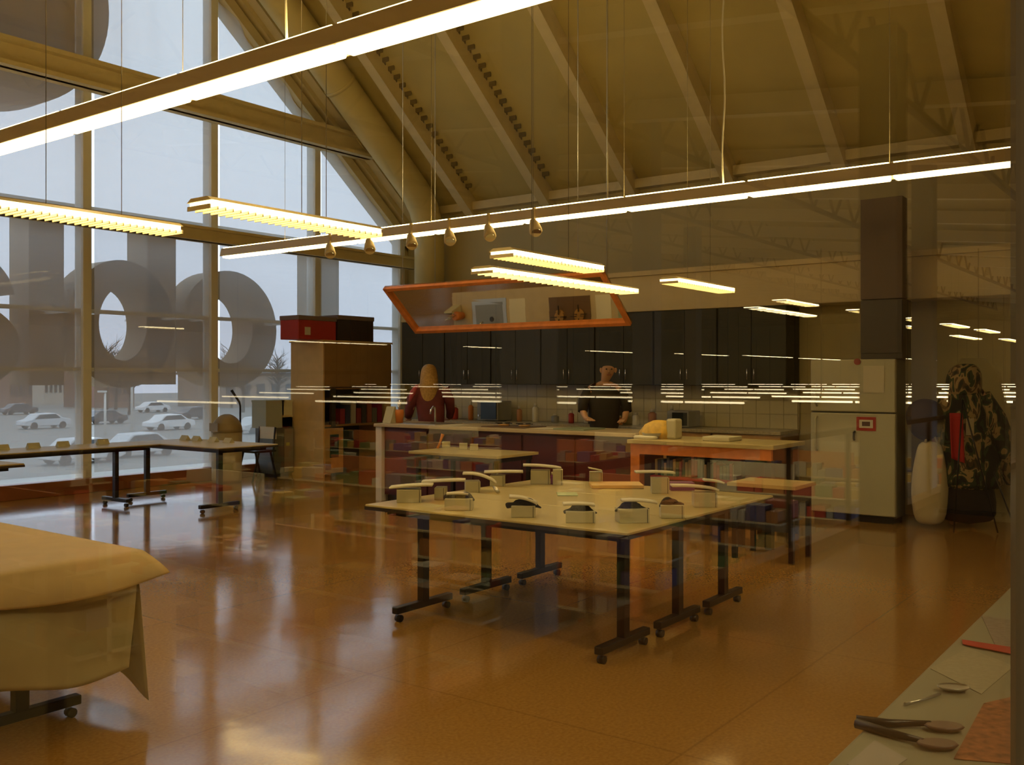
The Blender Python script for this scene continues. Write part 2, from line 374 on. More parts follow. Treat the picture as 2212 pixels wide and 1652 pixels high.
# spotlights clipped under the far strip lamp
ordn = ['leftmost', 'second from left', 'third from left', 'fourth from left', 'fifth from left', 'rightmost']
for i, px in enumerate((725, 810, 900, 982, 1067, 1165)):
    p = onx(px, 500, PX2-.03)
    t = thing('track_spotlight', 'small cream spotlight clipped under the far strip lamp, %s of six' % ordn[i], 'spotlight', (PX2-.12, p.y, PZ2-.12), 'spotlights under the far strip lamp')
    x0 = PX2-.12
    part('bracket', MB().bar((x0, p.y, PZ2+.1), (x0, p.y, PZ2-.05), .03, .02, (0, 1, 0)), cream, t)
    part('spot_head', MB().path([(x0, p.y+.02, PZ2-.02), (x0-.01, p.y-.01, PZ2-.07), (x0-.04, p.y-.05, PZ2-.14), (x0-.05, p.y-.06, PZ2-.15)], [.025, .05, .065, .055], 12), cream, t)
    part('lens', MB().path([(x0-.05, p.y-.062, PZ2-.15), (x0-.052, p.y-.064, PZ2-.155)], [.048, .048], 12), chrome, t)
# ------------------------------------------------------------------ louvred lamps hung along X
def louvre(pxa, pya, pxb, pyb, h, label, wd=.30, bright=None, mir=False, group='louvred lamps hung over the room'):
    z = H+h
    p = W(pxa, pya, h*F/(CY-pya)); q = W(pxb, pyb, h*F/(CY-pyb)); y = (p.y+q.y)/2
    if mir: y = 2*G-y
    x0, x1 = min(p.x, q.x), max(p.x, q.x)
    t = thing('louvred_lamp', label, 'lamp', ((x0+x1)/2, y, z), group)
    part('lamp_housing', MB().prismx([(y-wd/2, z+.03), (y-wd/3, z+.05), (y+wd/3, z+.05), (y+wd/2, z+.03)], x0, x1), mat('lamp_reflector', (.85, .72, .42), .4), t, fix=True)
    L = x1-x0; m = tube_s if mir else tube
    for s in range(2):
        part('diffuser', MB().box((x0+.015+s*L/2, y-wd/2+.005, z+.004), (x0+L/2-.015+s*L/2, y+wd/2-.005, z+.03)), m, t)
    mb = MB(); n = 26 if not mir else 8
    for i in range(n+1):
        x = x0+L*i/n; mb.box((x-.004, y-wd/2+.01, z-.012), (x+.004, y+wd/2-.01, z+.01))
    part('louvre_grid', mb, mat('lamp_reflector', (.85, .72, .42), .4), t, kind='stuff')
    for x in (x0+.3*L, x0+.7*L):
        if min(abs(x-PX1), abs(x-PX2)) < .15: x += .3
        part('suspension_wire', MB().path([(x, y, z+.05), (x, y, (zc(x) if not mir else (5.0 if y > -10 else 6.2)))], .0022, 5), wirem, t)
    return t
HL = .84
louvre(-60, 452, 395, 500, HL, 'louvred lamp at the left edge, in front of the beam across the window', .22)
louvre(417, 450, 815, 508, HL, 'louvred lamp hung before the window, above the far strip lamp\'s left end', .20)
louvre(1012, 590, 1385, 631, HL, 'longest louvred lamp, passing in front of the tilted mirror', .24)
louvre(1075, 553, 1290, 585, HL*.9, 'louvred lamp just above the top edge of the tilted mirror', .20)
louvre(1435, 610, 1578, 630, HL, 'short louvred lamp hung right of the tilted mirror', .20)
# ------------------------------------------------------------------ kitchen
KX = 11.0
struct('wall_kitchen', MB().box((11.42, 1.2, 0), (11.6, 10.35, 2.86)), wallp)
struct('trim_4', MB().box((KX-.02, 1.2, 2.40), (11.42, 10.3, 2.86)), cream, bevel=.01)
struct('trim_5', MB().box((KX-.06, 1.2, 2.86), (11.65, 10.35, 2.92)), cream)
cabpos = ['at the left end beside the window', 'second from the window', 'third from the window', 'fourth from the window', 'fifth from the window', 'sixth from the window', 'nearest the fridge']
for i in range(7):
    y1 = 10.30-.88*i; y0 = y1-.87
    t = thing('wall_cabinet', 'dark green two door wall cabinet %s' % cabpos[i], 'cabinet', (KX+.2, (y0+y1)/2, 1.45), 'row of dark wall cabinets')
    part('cabinet_body', MB().box((KX+.02, y0, 1.45), (11.42, y1, 2.40)), cab, t)
    for s in (0, 1):
        a = y0+.006+s*.4325; b = a+.4255
        d = part('door', MB().box((KX-.002, a, 1.455), (KX+.02, b, 2.395)), cab, t, bevel=.003)
        hy = b-.04 if s == 0 else a+.04
        part('door_handle', MB().path([(KX-.002, hy, 1.52), (KX-.03, hy, 1.53), (KX-.03, hy, 1.65), (KX-.002, hy, 1.66)], .006, 6), chrome, d)
# base units and worktop
for i in range(7):
    y1 = 10.30-.88*i; y0 = y1-.87
    t = thing('base_cabinet', 'honey wood base cabinet under the rear worktop, %s' % cabpos[i], 'cabinet', (KX, (y0+y1)/2, 0), 'row of base cabinets')
    part('cabinet_body', MB().box((10.85, y0, .1), (11.41, y1, .88)), brownb, t)
    part('plinth', MB().box((10.9, y0, 0), (11.41, y1, .1)), edgeb, t)
    part('drawer', MB().box((10.83, y0+.01, .72), (10.85, y1-.01, .87)), honey, t)
    for s in (0, 1):
        part('door', MB().box((10.83, y0+.01+s*.43, .11), (10.85, y0+.43+s*.43, .71)), honey, t)
solo('rear_worktop', MB().box((10.78, 4.14, .88), (11.42, 10.32, .92)), mat('stone_worktop', (.42, .36, .22), .3, noise=.2, nscale=40), 'long pale worktop running along the rear kitchen wall', 'worktop', bevel=.006)
# tiled splashback built as tiles
sb = struct('trim_6', MB().box((11.40, 4.14, .92), (11.42, 10.30, 1.45)), mat('grout', (.40, .34, .2), .8))
tilem = mat('cream_tile', (.62, .56, .36), .25)
tm = None
for r in range(3):
    for c in range(35):
        y = 4.16+c*.175; z = .925+r*.175
        if tm is None:
            o = part('tile', MB().box((11.39, y, z), (11.402, y+.17, z+.17)), tilem, sb, loc=(11.4, y, z)); tm = o
        else:
            o = bpy.data.objects.new('tile', tm.data); COL.objects.link(o); o.parent = sb; o.location = (11.4, y, z)
# fridge
fy0, fy1 = 2.79, 3.69
fr = thing('fridge', 'tall cream two door fridge standing at the right end of the kitchen', 'fridge', (10.85, 3.24, 0))
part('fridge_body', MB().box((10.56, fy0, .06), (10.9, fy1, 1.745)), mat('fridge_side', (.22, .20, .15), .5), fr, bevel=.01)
part('door', MB().box((10.50, fy0, .08), (10.56, fy1, 1.165)), fridgem, fr, bevel=.012, label='tall lower fridge door')
part('door', MB().box((10.50, fy0, 1.18), (10.56, fy1, 1.745)), fridgem, fr, bevel=.012, label='short freezer door')
part('door_handle', MB().path([(10.5, 3.62, .75), (10.46, 3.62, .77), (10.46, 3.62, 1.1), (10.5, 3.62, 1.12)], .012, 8), fridgem, fr)
part('door_handle', MB().path([(10.5, 3.62, 1.24), (10.46, 3.62, 1.26), (10.46, 3.62, 1.45), (10.5, 3.62, 1.47)], .012, 8), fridgem, fr)
part('base_grille', MB().box((10.54, fy0+.03, 0), (10.88, fy1-.03, .07)), blackm, fr)
p0 = onx(1850, 900, 10.495); p1 = onx(1892, 931, 10.495)
pc = thing('notice', 'small red bordered picture notice stuck on the lower fridge door', 'notice', (10.495, (p0.y+p1.y)/2, p1.z))
part('card', MB().box((10.494, p1.y, p1.z), (10.499, p0.y, p0.z)), red, pc)
part('picture', MB().box((10.492, p1.y+.03, p1.z+.03), (10.4945, p0.y-.03, p0.z-.03)), paper, pc)
part('photo_print', MB().box((10.490, p1.y+.06, p1.z+.05), (10.4925, p0.y-.06, p0.z-.05)), mat('dark_print', (.12, .06, .05), .6), pc)
p0 = onx(1865, 790, 10.495); p1 = onx(1910, 848, 10.495)
solo('sheet_of_paper', MB().box((10.493, p1.y, p1.z), (10.499, p0.y, p0.z)), mat('buff_paper', (.66, .60, .42), .7), 'pale sheet of paper stuck on the upper fridge door', 'paper')
p0 = onx(1852, 781, 10.495)
solo('fridge_magnet', MB().path([(10.499, p0.y, p0.z), (10.485, p0.y, p0.z)], .035, 12), mat('magnet_red', (.35, .06, .05), .5), 'small dark red magnet at the top of the upper fridge door', 'magnet')
p0 = onx(1846, 938, 10.495)
solo('hook', MB().path([(10.499, p0.y, p0.z+.03), (10.47, p0.y, p0.z+.02), (10.465, p0.y, p0.z-.04), (10.48, p0.y, p0.z-.06)], .012, 8), blackm, 'small black hook below the red bordered notice on the fridge', 'hook')
# dark cupboard and boxed-in post above the fridge
t = thing('fridge_cupboard', 'dark cupboard boxed in above the fridge', 'cupboard', (10.9, 3.24, 1.8))
y_a, y_b = onx(1858, 700, 10.55).y, onx(1949, 700, 10.55).y
part('cupboard_body', MB().box((10.57, y_b, 1.747), (10.9, y_a, 2.38)), mat('dark_brown', (.05, .035, .022), .4), t, bevel=.005)
part('door', MB().box((10.55, y_b+.005, 1.81), (10.57, y_a-.005, 2.36)), mat('dark_brown', (.05, .035, .022), .4), t)
solo('boxed_post', MB().box((10.56, y_b, 2.385), (10.75, y_a, 3.46)), mat('mauve_paint', (.17, .125, .09), .8), 'plain mauve grey boxed post rising above the fridge cupboard', 'post', bevel=.006)

# island demonstration counter
IX0, IX1, IY0, IY1 = 8.75, 9.45, 4.9, 8.62
isl = thing('island_counter', 'long dark red demonstration counter with pale end panel under the mirror', 'counter', ((IX0+IX1)/2, (IY0+IY1)/2, 0))
part('counter_body', MB().box((IX0+.04, IY0+.03, .08), (IX1-.04, IY1-.1, .93)), dred, isl)
part('plinth', MB().box((IX0+.08, IY0+.06, 0), (IX1-.08, IY1-.12, .08)), edgeb, isl)
part('end_panel', MB().box((IX0-.02, IY1-.1, 0), (IX1, IY1, .93)), mat('grey_white_panel', (.62, .60, .58), .5), isl)
part('countertop', MB().box((IX0-.04, IY0-.02, .93), (IX1+.05, IY1+.02, .97)), mat('counter_laminate', (.50, .40, .24), .35, noise=.05), isl, bevel=.006)
for k in range(5):
    part('front_panel', MB().box((IX0+.02, IY0+.06+k*.71, .12), (IX0+.04, IY0+.74+k*.71, .90)), dred, isl)
mir0 = 8.0
snk = thing('sink', 'square stainless steel sink with swan tap let into the island counter', 'sink', (9.05, mir0, .97))
part('sink_rim', MB().box((8.82, mir0-.29, .968), (9.34, mir0+.29, .976)), steel, snk)
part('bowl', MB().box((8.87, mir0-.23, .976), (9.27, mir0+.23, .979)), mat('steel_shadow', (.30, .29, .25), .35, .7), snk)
part('drain', MB().path([(9.07, mir0-.04, .979), (9.07, mir0-.04, .983)], .035, 16), edgeb, snk)
part('tap', MB().path([(9.27, mir0+.1, .976), (9.27, mir0+.1, 1.13), (9.25, mir0+.09, 1.17), (9.18, mir0+.05, 1.18), (9.11, mir0+.03, 1.14), (9.10, mir0+.03, 1.09)], .012, 8), chrome, snk)
hob = thing('gas_hob', 'dark two ring hob with brass burners on the island counter', 'hob', (9.05, 6.72, .97))
part('hob_plate', MB().box((8.85, 6.40, .97), (9.30, 7.02, .98)), mat('brown_hob', (.14, .08, .04), .3), hob)
for yy in (6.56, 6.86):
    part('burner', MB().path([(9.08, yy, .98), (9.08, yy, 1.0)], .07, 16), mat('brass', (.5, .28, .08), .35, .6), hob)
    mb = MB()
    for a in range(4): mb.bar((9.08+.12*math.cos(a*PI/2), yy+.12*math.sin(a*PI/2), 1.01), (9.08+.03*math.cos(a*PI/2), yy+.03*math.sin(a*PI/2), 1.01), .01, .01)
    part('pan_support', mb, blackm, hob)
solo('recipe_sheet', MB().box((8.84, 7.40, .971), (9.16, 7.66, .974)), paper, 'white recipe sheet beside the sink on the island counter', 'paper')
solo('recipe_sheet', MB().box((8.85, 6.1, .971), (9.2, 6.32, .974)), paper, 'white sheet of paper beside the hob on the island counter', 'paper')
solo('cutting_board', MB().box((8.85, 5.6, .971), (9.3, 6.0, .985)), mat('green_board', (.25, .30, .20), .5), 'grey green cutting board at the right end of the island counter', 'cutting board')
# tilted mirror above the island
Zt = 11.8; c = .7026*Zt; d_ = .4375*Zt
A = Vector((8.54, c, H+.09375*Zt)); Bv = Vector((8.54, d_, H+.0932*Zt)); Cc = Vector((9.13, d_, H+.0497*Zt)); D = Vector((9.13, c, H+.0495*Zt))
mt = thing('tilted_mirror', 'large tilted demonstration mirror in orange wood frame hung over the island', 'mirror', tuple((A+Cc)/2))
nrm = (D-A).cross(Bv-A).normalized()
if nrm.x > 0: nrm = -nrm
ex = (Bv-A).normalized(); ey = (D-A).normalized(); fw = .045
part('mirror_glass', MB().add([A, Bv, Cc, D, A-nrm*.02, Bv-nrm*.02, Cc-nrm*.02, D-nrm*.02], [(0,1,2,3),(7,6,5,4),(0,4,5,1),(1,5,6,2),(2,6,7,3),(3,7,4,0)]), mat('mirror_silver', (.80, .76, .66), .03, 1), mt, fix=True)
for p, q, ax in ((A, Bv, ey), (D, Cc, -ey), (A, D, ex), (Bv, Cc, -ex)):
    dd = (q-p).normalized(); L = (q-p).length
    part('frame_rail', MB().obox((p+q)/2+ax*fw/2+nrm*.01, dd*L/2, ax*fw/2, nrm*.03), orange, mt)
for p in (A.lerp(Bv, .1), A.lerp(Bv, .9), D.lerp(Cc, .1), D.lerp(Cc, .9)):
    part('suspension_wire', MB().path([p, (p.x, p.y, zc(p.x))], .005, 5), steel, mt)
# orange wood preparation counter right of the island
t = thing('prep_counter', 'wooden preparation counter with orange wood front rail and post, left of the fridge', 'counter', (8.6, 4.0, 0))
part('countertop', MB().box((8.3, 3.25, .90), (9.1, 4.75, .94)), laminate, t, bevel=.005)
part('front_rail', MB().box((8.32, 3.28, .80), (8.36, 4.72, .90)), orange, t)
part('leg', MB().box((8.32, 4.62, 0), (8.42, 4.72, .80)), orange, t, label='orange wood post')
part('leg', MB().box((8.32, 3.56, 0), (8.40, 3.64, .80)), blackm, t, label='dark metal post')
part('leg', MB().box((8.32, 3.28, 0), (8.40, 3.34, .80)), blackm, t, label='dark metal post')
part('rear_panel', MB().box((9.04, 3.3, .05), (9.08, 4.7, .90)), mat('dark_brown', (.05, .035, .022), .4), t)
sh = part('shelf', MB().box((8.5, 3.66, .55), (9.04, 4.6, .58)), red, t)
for i in range(26):
    y = 3.72+i*.033; h = random.uniform(.12, .2); c = random.choice([(.35,.05,.04),(.5,.42,.3),(.1,.08,.07),(.5,.35,.1),(.15,.18,.16),(.3,.1,.2)])
    solo('paperback_book', MB().box((8.55, y, .58), (8.7, y+.028, .58+h)), mat('book_%d' % int(c[0]*100+c[1]*10+c[2]*1000), c, .6),
         'small %s book on the shelf below the preparation counter, %s from the right' % ({35: 'red', 50: 'tan', 10: 'black', 15: 'grey', 30: 'purple'}[int(round(c[0]*100))], ORD[i]), 'book', 'books on the preparation counter shelf')
# ------------------------------------------------------------------ training tables
def tfoot(parent, x, y, z0, z1, half, axis, caster=True):
    a = Vector((1, 0, 0)) if axis == 'x' else Vector((0, 1, 0)); b = Vector((0, 1, 0)) if axis == 'x' else Vector((1, 0, 0))
    lg = part('leg', MB().obox((x, y, (z0+z1)/2), a*.030, b*.024, (0, 0, (z1-z0)/2)), blackm, parent)
    part('foot_bar', MB().obox((x, y, z0+.03-.015), a*half, b*.026, (0, 0, .022)), blackm, lg, bevel=.006)
    for s in (-1, 1):
        part('caster', MB().path([Vector((x, y, .022))+a*s*(half-.04)-b*.02, Vector((x, y, .022))+a*s*(half-.04)+b*.02], .022, 10), blackm, lg)
def table(label, x0, x1, y0, y1, legs, h=.74, group=None, axis='x', topm=laminate):
    t = thing('training_table', label, 'table', ((x0+x1)/2, (y0+y1)/2, 0), group)
    part('tabletop', MB().box((x0, y0, h-.028), (x1, y1, h)), topm, t, bevel=.004)
    part('edge_band', MB().box((x0-.003, y0-.003, h-.034), (x1+.003, y1+.003, h-.012)), edgeb, t)
    part('frame_rail', MB().box((x0+.1, y0+.1, h-.07), (x1-.1, y1-.1, h-.034)), blackm, t)
    for (lx, ly) in legs: tfoot(t, lx, ly, .06, h-.03, .27, axis)
    return t
rows = [(4.38, 5.045, 'front'), (5.05, 5.71, 'middle'), (5.715, 6.38, 'rear')]
for (a, b, nm) in rows:
    xm = (a+b)/2
    table('cream topped table on T legs, %s one of three pushed together' % nm, a, b, 2.50, 4.42, [(xm, 4.22), (xm, 2.72)], group='centre training tables')
def onT(px, py, z=.74): return onz(px, py, z)
# window tables
tA = table('cream topped table on black T legs running along the window, left one of two', 4.5, 6.85, 10.42, 11.15, [(6.5, 10.8), (4.8, 10.8)], axis='y', group='tables before the window')
tB = table('cream topped table on black T legs, its rounded end in front of the domed bin', 6.86, 7.72, 9.28, 11.1, [(7.05, 11.0), (6.93, 9.36)], axis='x', group='tables before the window')
tC = table('cream topped table barely showing at the left edge below the window', 2.9, 4.55, 9.1, 9.8, [(3.1, 9.45), (4.15, 9.45)], axis='y', group='tables before the window')
cards = [(33, 961), (78, 959), (110, 956), (149, 954), (225, 950), (347, 943), (381, 944), (425, 950), (450, 955)]
pos = ['first from the left', 'second from the left', 'third from the left', 'fourth from the left', 'fifth, left of the table corner', 'sixth, right of the table corner', 'seventh from the left', 'eighth from the left', 'last, nearest the domed bin']
for i, (px, py) in enumerate(cards):
    p = Vector(((4.95, 5.25, 5.6, 5.95, 6.45)[i], 11.0, 0)) if i < 5 else Vector((7.5, (10.85, 10.6, 10.25, 9.95)[i-5], 0))
    mb = MB().prismx([(p.y-.04, .7405), (p.y+.04, .7405), (p.y, .80)], p.x-.07, p.x+.07) if i < 5 else MB().prism([(p.x-.04, .7405), (p.x+.04, .7405), (p.x, .80)], p.y-.07, p.y+.07)
    solo('name_card', mb, white, 'folded white card on window table, %s' % pos[i], 'card', 'folded cards on the window tables', fix=True)
# paper covered table, left foreground
pt = thing('covered_table', 'table on a black T leg at the left edge, hidden under brown paper', 'table', (2.0, 4.9, 0))
part('tabletop', MB().box((1.70, 4.02, .72), (2.46, 5.9, .75)), laminate, pt)
tfoot(pt, 2.10, 4.24, .06, .72, .27, 'x'); tfoot(pt, 2.10, 5.6, .06, .72, .27, 'x')
kraft = mat('kraft_paper', (.52, .38, .17), .65, noise=.04)
def pc1(s, t):       # long sheet: flat over the top then hanging down the near end
    x = 1.66+.84*s+.02*math.sin(t*5)
    if t < .55: return (x, 5.95-(5.95-3.99)*t/.55, .757+.002*math.sin(9*s+6*t))
    q = (t-.55)/.45
    return (x+.03*q*math.sin(s*4), 3.985-.02*q-.05*math.sin(q*2.2)*math.sin(s*6)-.03*math.sin(q*PI), .757-.50*q+.05*q*math.sin(s*5+1))
solo('paper_cover', MB().grid(pc1, 26, 50), mat('cream_cloth_paper', (.44, .37, .19), .7, noise=.05), 'wide cream paper cover hanging down the front end of the left table', 'paper cover', solid=.0015, loc=(2.05, 4.9, .75))
def pc2(s, t):
    x = 1.62+.90*s
    if t < .75: return (x+.01, 5.95-(5.95-3.97)*t/.75, .764+.003*math.sin(7*s+5*t))
    q = (t-.75)/.25
    return (x+.06*q*s, 3.965-.10*math.sin(q*1.5)*(.6+.6*s), .764-.13*q*(.75+.5*math.sin(s*PI*.9))+.02*s*q)
solo('kraft_sheet', MB().grid(pc2, 24, 50), kraft, 'loose kraft paper sheet curling over the front edge of the left table', 'paper sheet', solid=.0015, loc=(2.05, 4.9, .76))
def pc3(s, t):       # side drop with the folded corner
    y = 3.98+1.9*s
    q = t
    return (2.5+.05*math.sin(s*8)*q+.04*q, y-.03*q, .757-(.60+.08*math.exp(-s*s*60))*q)
solo('side_flap', MB().grid(pc3, 40, 14), mat('cream_cloth_paper', (.44, .37, .19), .7), 'long side drop of the cream paper cover, its corner folded into a point', 'paper cover', solid=.0015, loc=(2.5, 4.9, .7))
# ------------------------------------------------------------------ boxes, dark caps and sheets on the centre tables
UP = Vector((0, 0, 1)); RT = Vector((SN, -CS, 0)); FWD = Vector((CS, SN, 0))
def dishbox(px0, px1, pyt, pyb, depth, label, turn=0.0):
    p = onT((px0+px1)/2, pyb); Z = (H-.74)*F/(pyb-CY); wd = (px1-px0)*Z/F; h = max(.04, (pyb-pyt)*Z/F*.92)
    c, s = math.cos(turn), math.sin(turn); r = RT*c+FWD*s; f = FWD*c-RT*s
    cen = p+f*depth/2+UP*(h/2+.001)
    t = thing('white_box', label, 'box', tuple(p+f*depth/2), 'white boxes on the centre tables')
    part('carton', MB().obox(cen, r*wd/2, f*depth/2, UP*h/2), white, t, bevel=.002)
    part('fold_seam', MB().obox(cen-f*(depth/2+.0008)+r*(wd/2-.012), r*.0015, f*.0008, UP*h/2), edgeb, t)
    return p+f*depth/2, h+.741, r, f, t
def glove(cen, zt, L, label, r, f, lump=0):
    rnd = random.Random(lump); mb = MB(); n = 14; k = 9
    zz = [rnd.uniform(-.006, .006) for _ in range(n+1)]
    rings = []
    pts = []; rad = []
    for i in range(n+1):
        u = i/n; q = cen+r*(u-.5)*L
        rr = .010+.014*math.sin(PI*min(1, u*1.1))**.6+.008*math.sin(u*9+lump)
        pts.append(Vector((q.x, q.y, zt+.003+rr*.45+zz[i]*.3-.02*abs(u-.5)**2*4))); rad.append(max(.006, rr))
    k0 = len(mb.v)
    mb.path(pts, rad, 10)
    mb.v = [(x, y, max(zt-.022 if 0 < 1 else z, z)) for x, y, z in mb.v]
    q = cen+f*.04
    mb.path([q-r*L*.3+UP*(zt-q.z+.014), q+UP*(zt-q.z+.018), q+r*L*.33+UP*(zt-q.z+.010)], [.01, .02, .008], 8)
    solo('dark_glove', mb, darkcloth, label, 'glove', 'dark gloves on the white boxes', subsurf=1)
def sheet(px0, py0, px1, py1, Z, wd, label, curl=.02, th=.012, g='folded white sheets on the centre tables'):
    a = W(px0, py0, Z); b = W(px1, py1, Z)
    def fn(s, t):
        p = a.lerp(b, s)+FWD*(t-.5)*wd
        return p+UP*(curl*math.sin(s*PI)-curl*.5*(s > .9)*(s-.9)*10)
    n = MB()
    n.grid(fn, 16, 4)
    m = solo('folded_sheet', n, paper, label, 'paper', g, solid=th)
    return m
B = [ # box: px0,px1,pytop,pybot,depth,label
 (857, 910, 1056, 1086, .14, 'white box nearest the left corner of the centre tables'),
 (938, 962, 1052, 1080, .12, 'narrow white box second from the left corner of the centre tables'),
 (960, 1020, 1076, 1103, .12, 'white box under a dark glove, front row, left of four'),
 (1006, 1038, 1038, 1064, .12, 'white box under the arched white sheet, centre tables'),
 (1058, 1090, 1026, 1050, .12, 'white box under the straight sheet right of the arched one'),
 (1146, 1188, 1014, 1046, .12, 'tall white box under the sheet at the rear centre of the tables'),
 (1194, 1216, 1012, 1048, .08, 'slim white carton beside the small violet bottle'),
 (1104, 1156, 1092, 1118, .12, 'white box under a dark glove, front row, second of four'),
 (1222, 1286, 1104, 1130, .12, 'white box under a dark glove, front row, third of four'),
 (1338, 1404, 1098, 1130, .12, 'white box under a dark glove, front row, rightmost of four'),
 (1274, 1302, 1018, 1046, .10, 'tall white carton with open lid at the rear of the centre tables'),
 (1408, 1446, 1030, 1066, .10, 'tall white carton with curved side, right of the low wooden board'),
 (1428, 1478, 1090, 1120, .11, 'white box under a small dark glove near the right edge'),
 (1500, 1550, 1062, 1096, .12, 'white box at the right edge of the centre tables')]
R_ = [dishbox(*b[:5], b[5], turn=.12 if i in (0, 3, 9) else -.05) for i, b in enumerate(B)]
glove(R_[2][0], R_[2][1], .19, 'dark glove draped on the leftmost front row box', R_[2][2], R_[2][3], 1)
glove(R_[7][0], R_[7][1], .21, 'dark glove draped on the second front row box, fingers hanging right', R_[7][2], R_[7][3], 2)
glove(R_[8][0], R_[8][1], .19, 'dark glove draped on the third front row box', R_[8][2], R_[8][3], 3)
glove(R_[9][0], R_[9][1], .20, 'dark glove draped on the rightmost front row box', R_[9][2], R_[9][3], 4)
glove(R_[12][0], R_[12][1], .14, 'small dark glove on the box near the right edge of the tables', R_[12][2], R_[12][3], 5)
S = [(843, 1052, 935, 1046, 0, .12, 'straight white sheet on the box nearest the left corner', .004),
 (912, 1040, 1005, 1036, 1, .12, 'straight white sheet second from the left corner', .003),
 (1000, 1022, 1072, 1040, 3, .12, 'arched white sheet sloping down to the right', .02),
 (1046, 1019, 1130, 1018, 4, .12, 'straight white sheet right of the arched one', .002),
 (1130, 1004, 1212, 1010, 5, .12, 'white sheet on the tall box at the rear centre', .006),
 (1100, 1072, 1160, 1085, 7, .10, 'white sheet on the second front row glove', .01),
 (1216, 1088, 1284, 1089, 8, .08, 'white sheet on the third front row glove', .004),
 (1342, 1080, 1418, 1084, 9, .08, 'white sheet on the rightmost front row glove', .006),
 (965, 1066, 1012, 1066, 2, .07, 'white sheet on the leftmost front row glove', .004),
 (1372, 1019, 1456, 1020, 11, .10, 'rounded white sheet poking out left of the purple book', .004),
 (1450, 1048, 1550, 1056, 13, .10, 'long white sheet above the box at the right edge', .008),
 (1520, 1036, 1562, 1042, 13, .08, 'short white sheet behind the right edge box', .004)]
for (a, b, c, d, i, wd, lab, cu) in S:
    Zs = (R_[i][0]).dot(FWD)
    sheet(a, b, c, d, Zs, wd, lab, cu)
lidp = onT(1274, 1046); 
part('carton_lid', MB().bar(W(1271, 1010, lidp.dot(FWD)), W(1300, 1016, lidp.dot(FWD)), .10, .006), white, R_[10][4])
Zb = onT(1330, 1058).dot(FWD)
solo('wooden_board', MB().obox(onT(1335, 1056)+FWD*.14+UP*.014, RT*.19, FWD*.13, UP*.012), mat('board_wood', (.72, .48, .18), .5, noise=.08), 'low cream wooden board lying at the rear centre of the tables', 'board', bevel=.003)
solo('purple_book', MB().obox(onT(1478, 1062)+FWD*.12+UP*.0285, RT*.085, FWD*.06, UP*.028), mat('purple', (.13, .03, .16), .5), 'small purple boxed book between the white sheets on the right', 'book')
bt = onT(1203, 1046)
vb = thing('small_bottle', 'tiny violet bottle with white cap beside the slim carton', 'bottle', tuple(bt-RT*.03))
q = bt-RT*.035
part('bottle_body', MB().loft([(q.x, q.y, .742, .014, .014), (q.x, q.y, .80, .014, .014), (q.x, q.y, .815, .006, .006)], 12), mat('violet', (.2, .03, .2), .3), vb)
part('cap', MB().loft([(q.x, q.y, .815, .008, .008), (q.x, q.y, .835, .008, .008)], 12), paper, vb)
gd = onT(1066, 1066)
solo('hand_whisk', MB().path([gd+UP*.05, gd+RT*.02+UP*.03-FWD*.02, gd+RT*.035+UP*.012-FWD*.04], [.008, .016, .012], 10), steel, 'short steel tool leaning by the arched sheet box', 'tool')
solo('green_sheet', MB().obox(onT(1225, 1068)+UP*.004, RT*.07, FWD*.09, UP*.002), mat('green_paper', (.42, .50, .26), .7), 'pale green sheet lying at the middle of the centre tables', 'paper')
# low demonstration table in front of the island
t = thing('serving_table', 'low cream serving table standing before the dark red island', 'table', (8.1, 6.5, 0))
part('tabletop', MB().box((7.85, 6.02, .71), (8.6, 7.25, .74)), laminate, t, bevel=.004)
part('apron', MB().box((7.9, 6.07, .66), (8.55, 7.2, .71)), edgeb, t)
for x in (7.93, 8.52):
    for y in (6.1, 7.17): part('leg', MB().box((x-.02, y-.02, 0), (x+.02, y+.02, .66)), blackm, t)
for i, (px, py) in enumerate(((964, 966), (1001, 970), (1024, 972))):
    p = onz(px, py, .742); 
    solo('white_carton', MB().obox(Vector((p.x, p.y, .742+.034)), RT*.045, FWD*.04, UP*.034), white, 'small white carton on the low serving table, %s of three' % ['left', 'middle', 'right'][i], 'box', 'cartons on the serving table', bevel=.002)
p = onz(945, 970, .742)
solo('orange_brush', MB().path([p+UP*.01, p+RT*.03+UP*.08, p+RT*.06+UP*.17], [.014, .01, .02], 8), mat('orange_plastic', (.7, .22, .04), .5), 'orange handled brush leaning on the low serving table', 'brush')
# things on island and rear worktop
def jar(name, px, py, X, zb, r, h, m, label, cat, grp=None):
    p = onx(px, py, X); x, y = X, p.y
    t = thing(name, label, cat, (x, y, zb), grp)
    part('body', MB().loft([(x, y, zb, r*.9, r*.9), (x, y, zb+h*.1, r, r), (x, y, zb+h*.72, r, r), (x, y, zb+h*.82, r*.45, r*.45)], 14), m, t)
    part('lid', MB().loft([(x, y, zb+h*.82, r*.5, r*.5), (x, y, zb+h, r*.48, r*.48)], 12), paper, t)
cols = {'amber': (.45, .18, .04), 'green': (.08, .16, .06), 'white': (.75, .7, .55), 'red': (.45, .04, .03), 'grey': (.3, .3, .28), 'orange': (.65, .22, .04)}
seq = ['grey', 'white', 'red', 'orange', 'white', 'green', 'amber', 'white', 'grey', 'red', 'white', 'green', 'orange', 'white', 'amber', 'grey', 'white']
wds = ['beside the window end', 'behind the blonde person', 'right of the blonde person', 'under the second cabinet seam', 'under the third cabinet', 'left of the bald person', 'right behind the bald person', 'under the sixth cabinet']
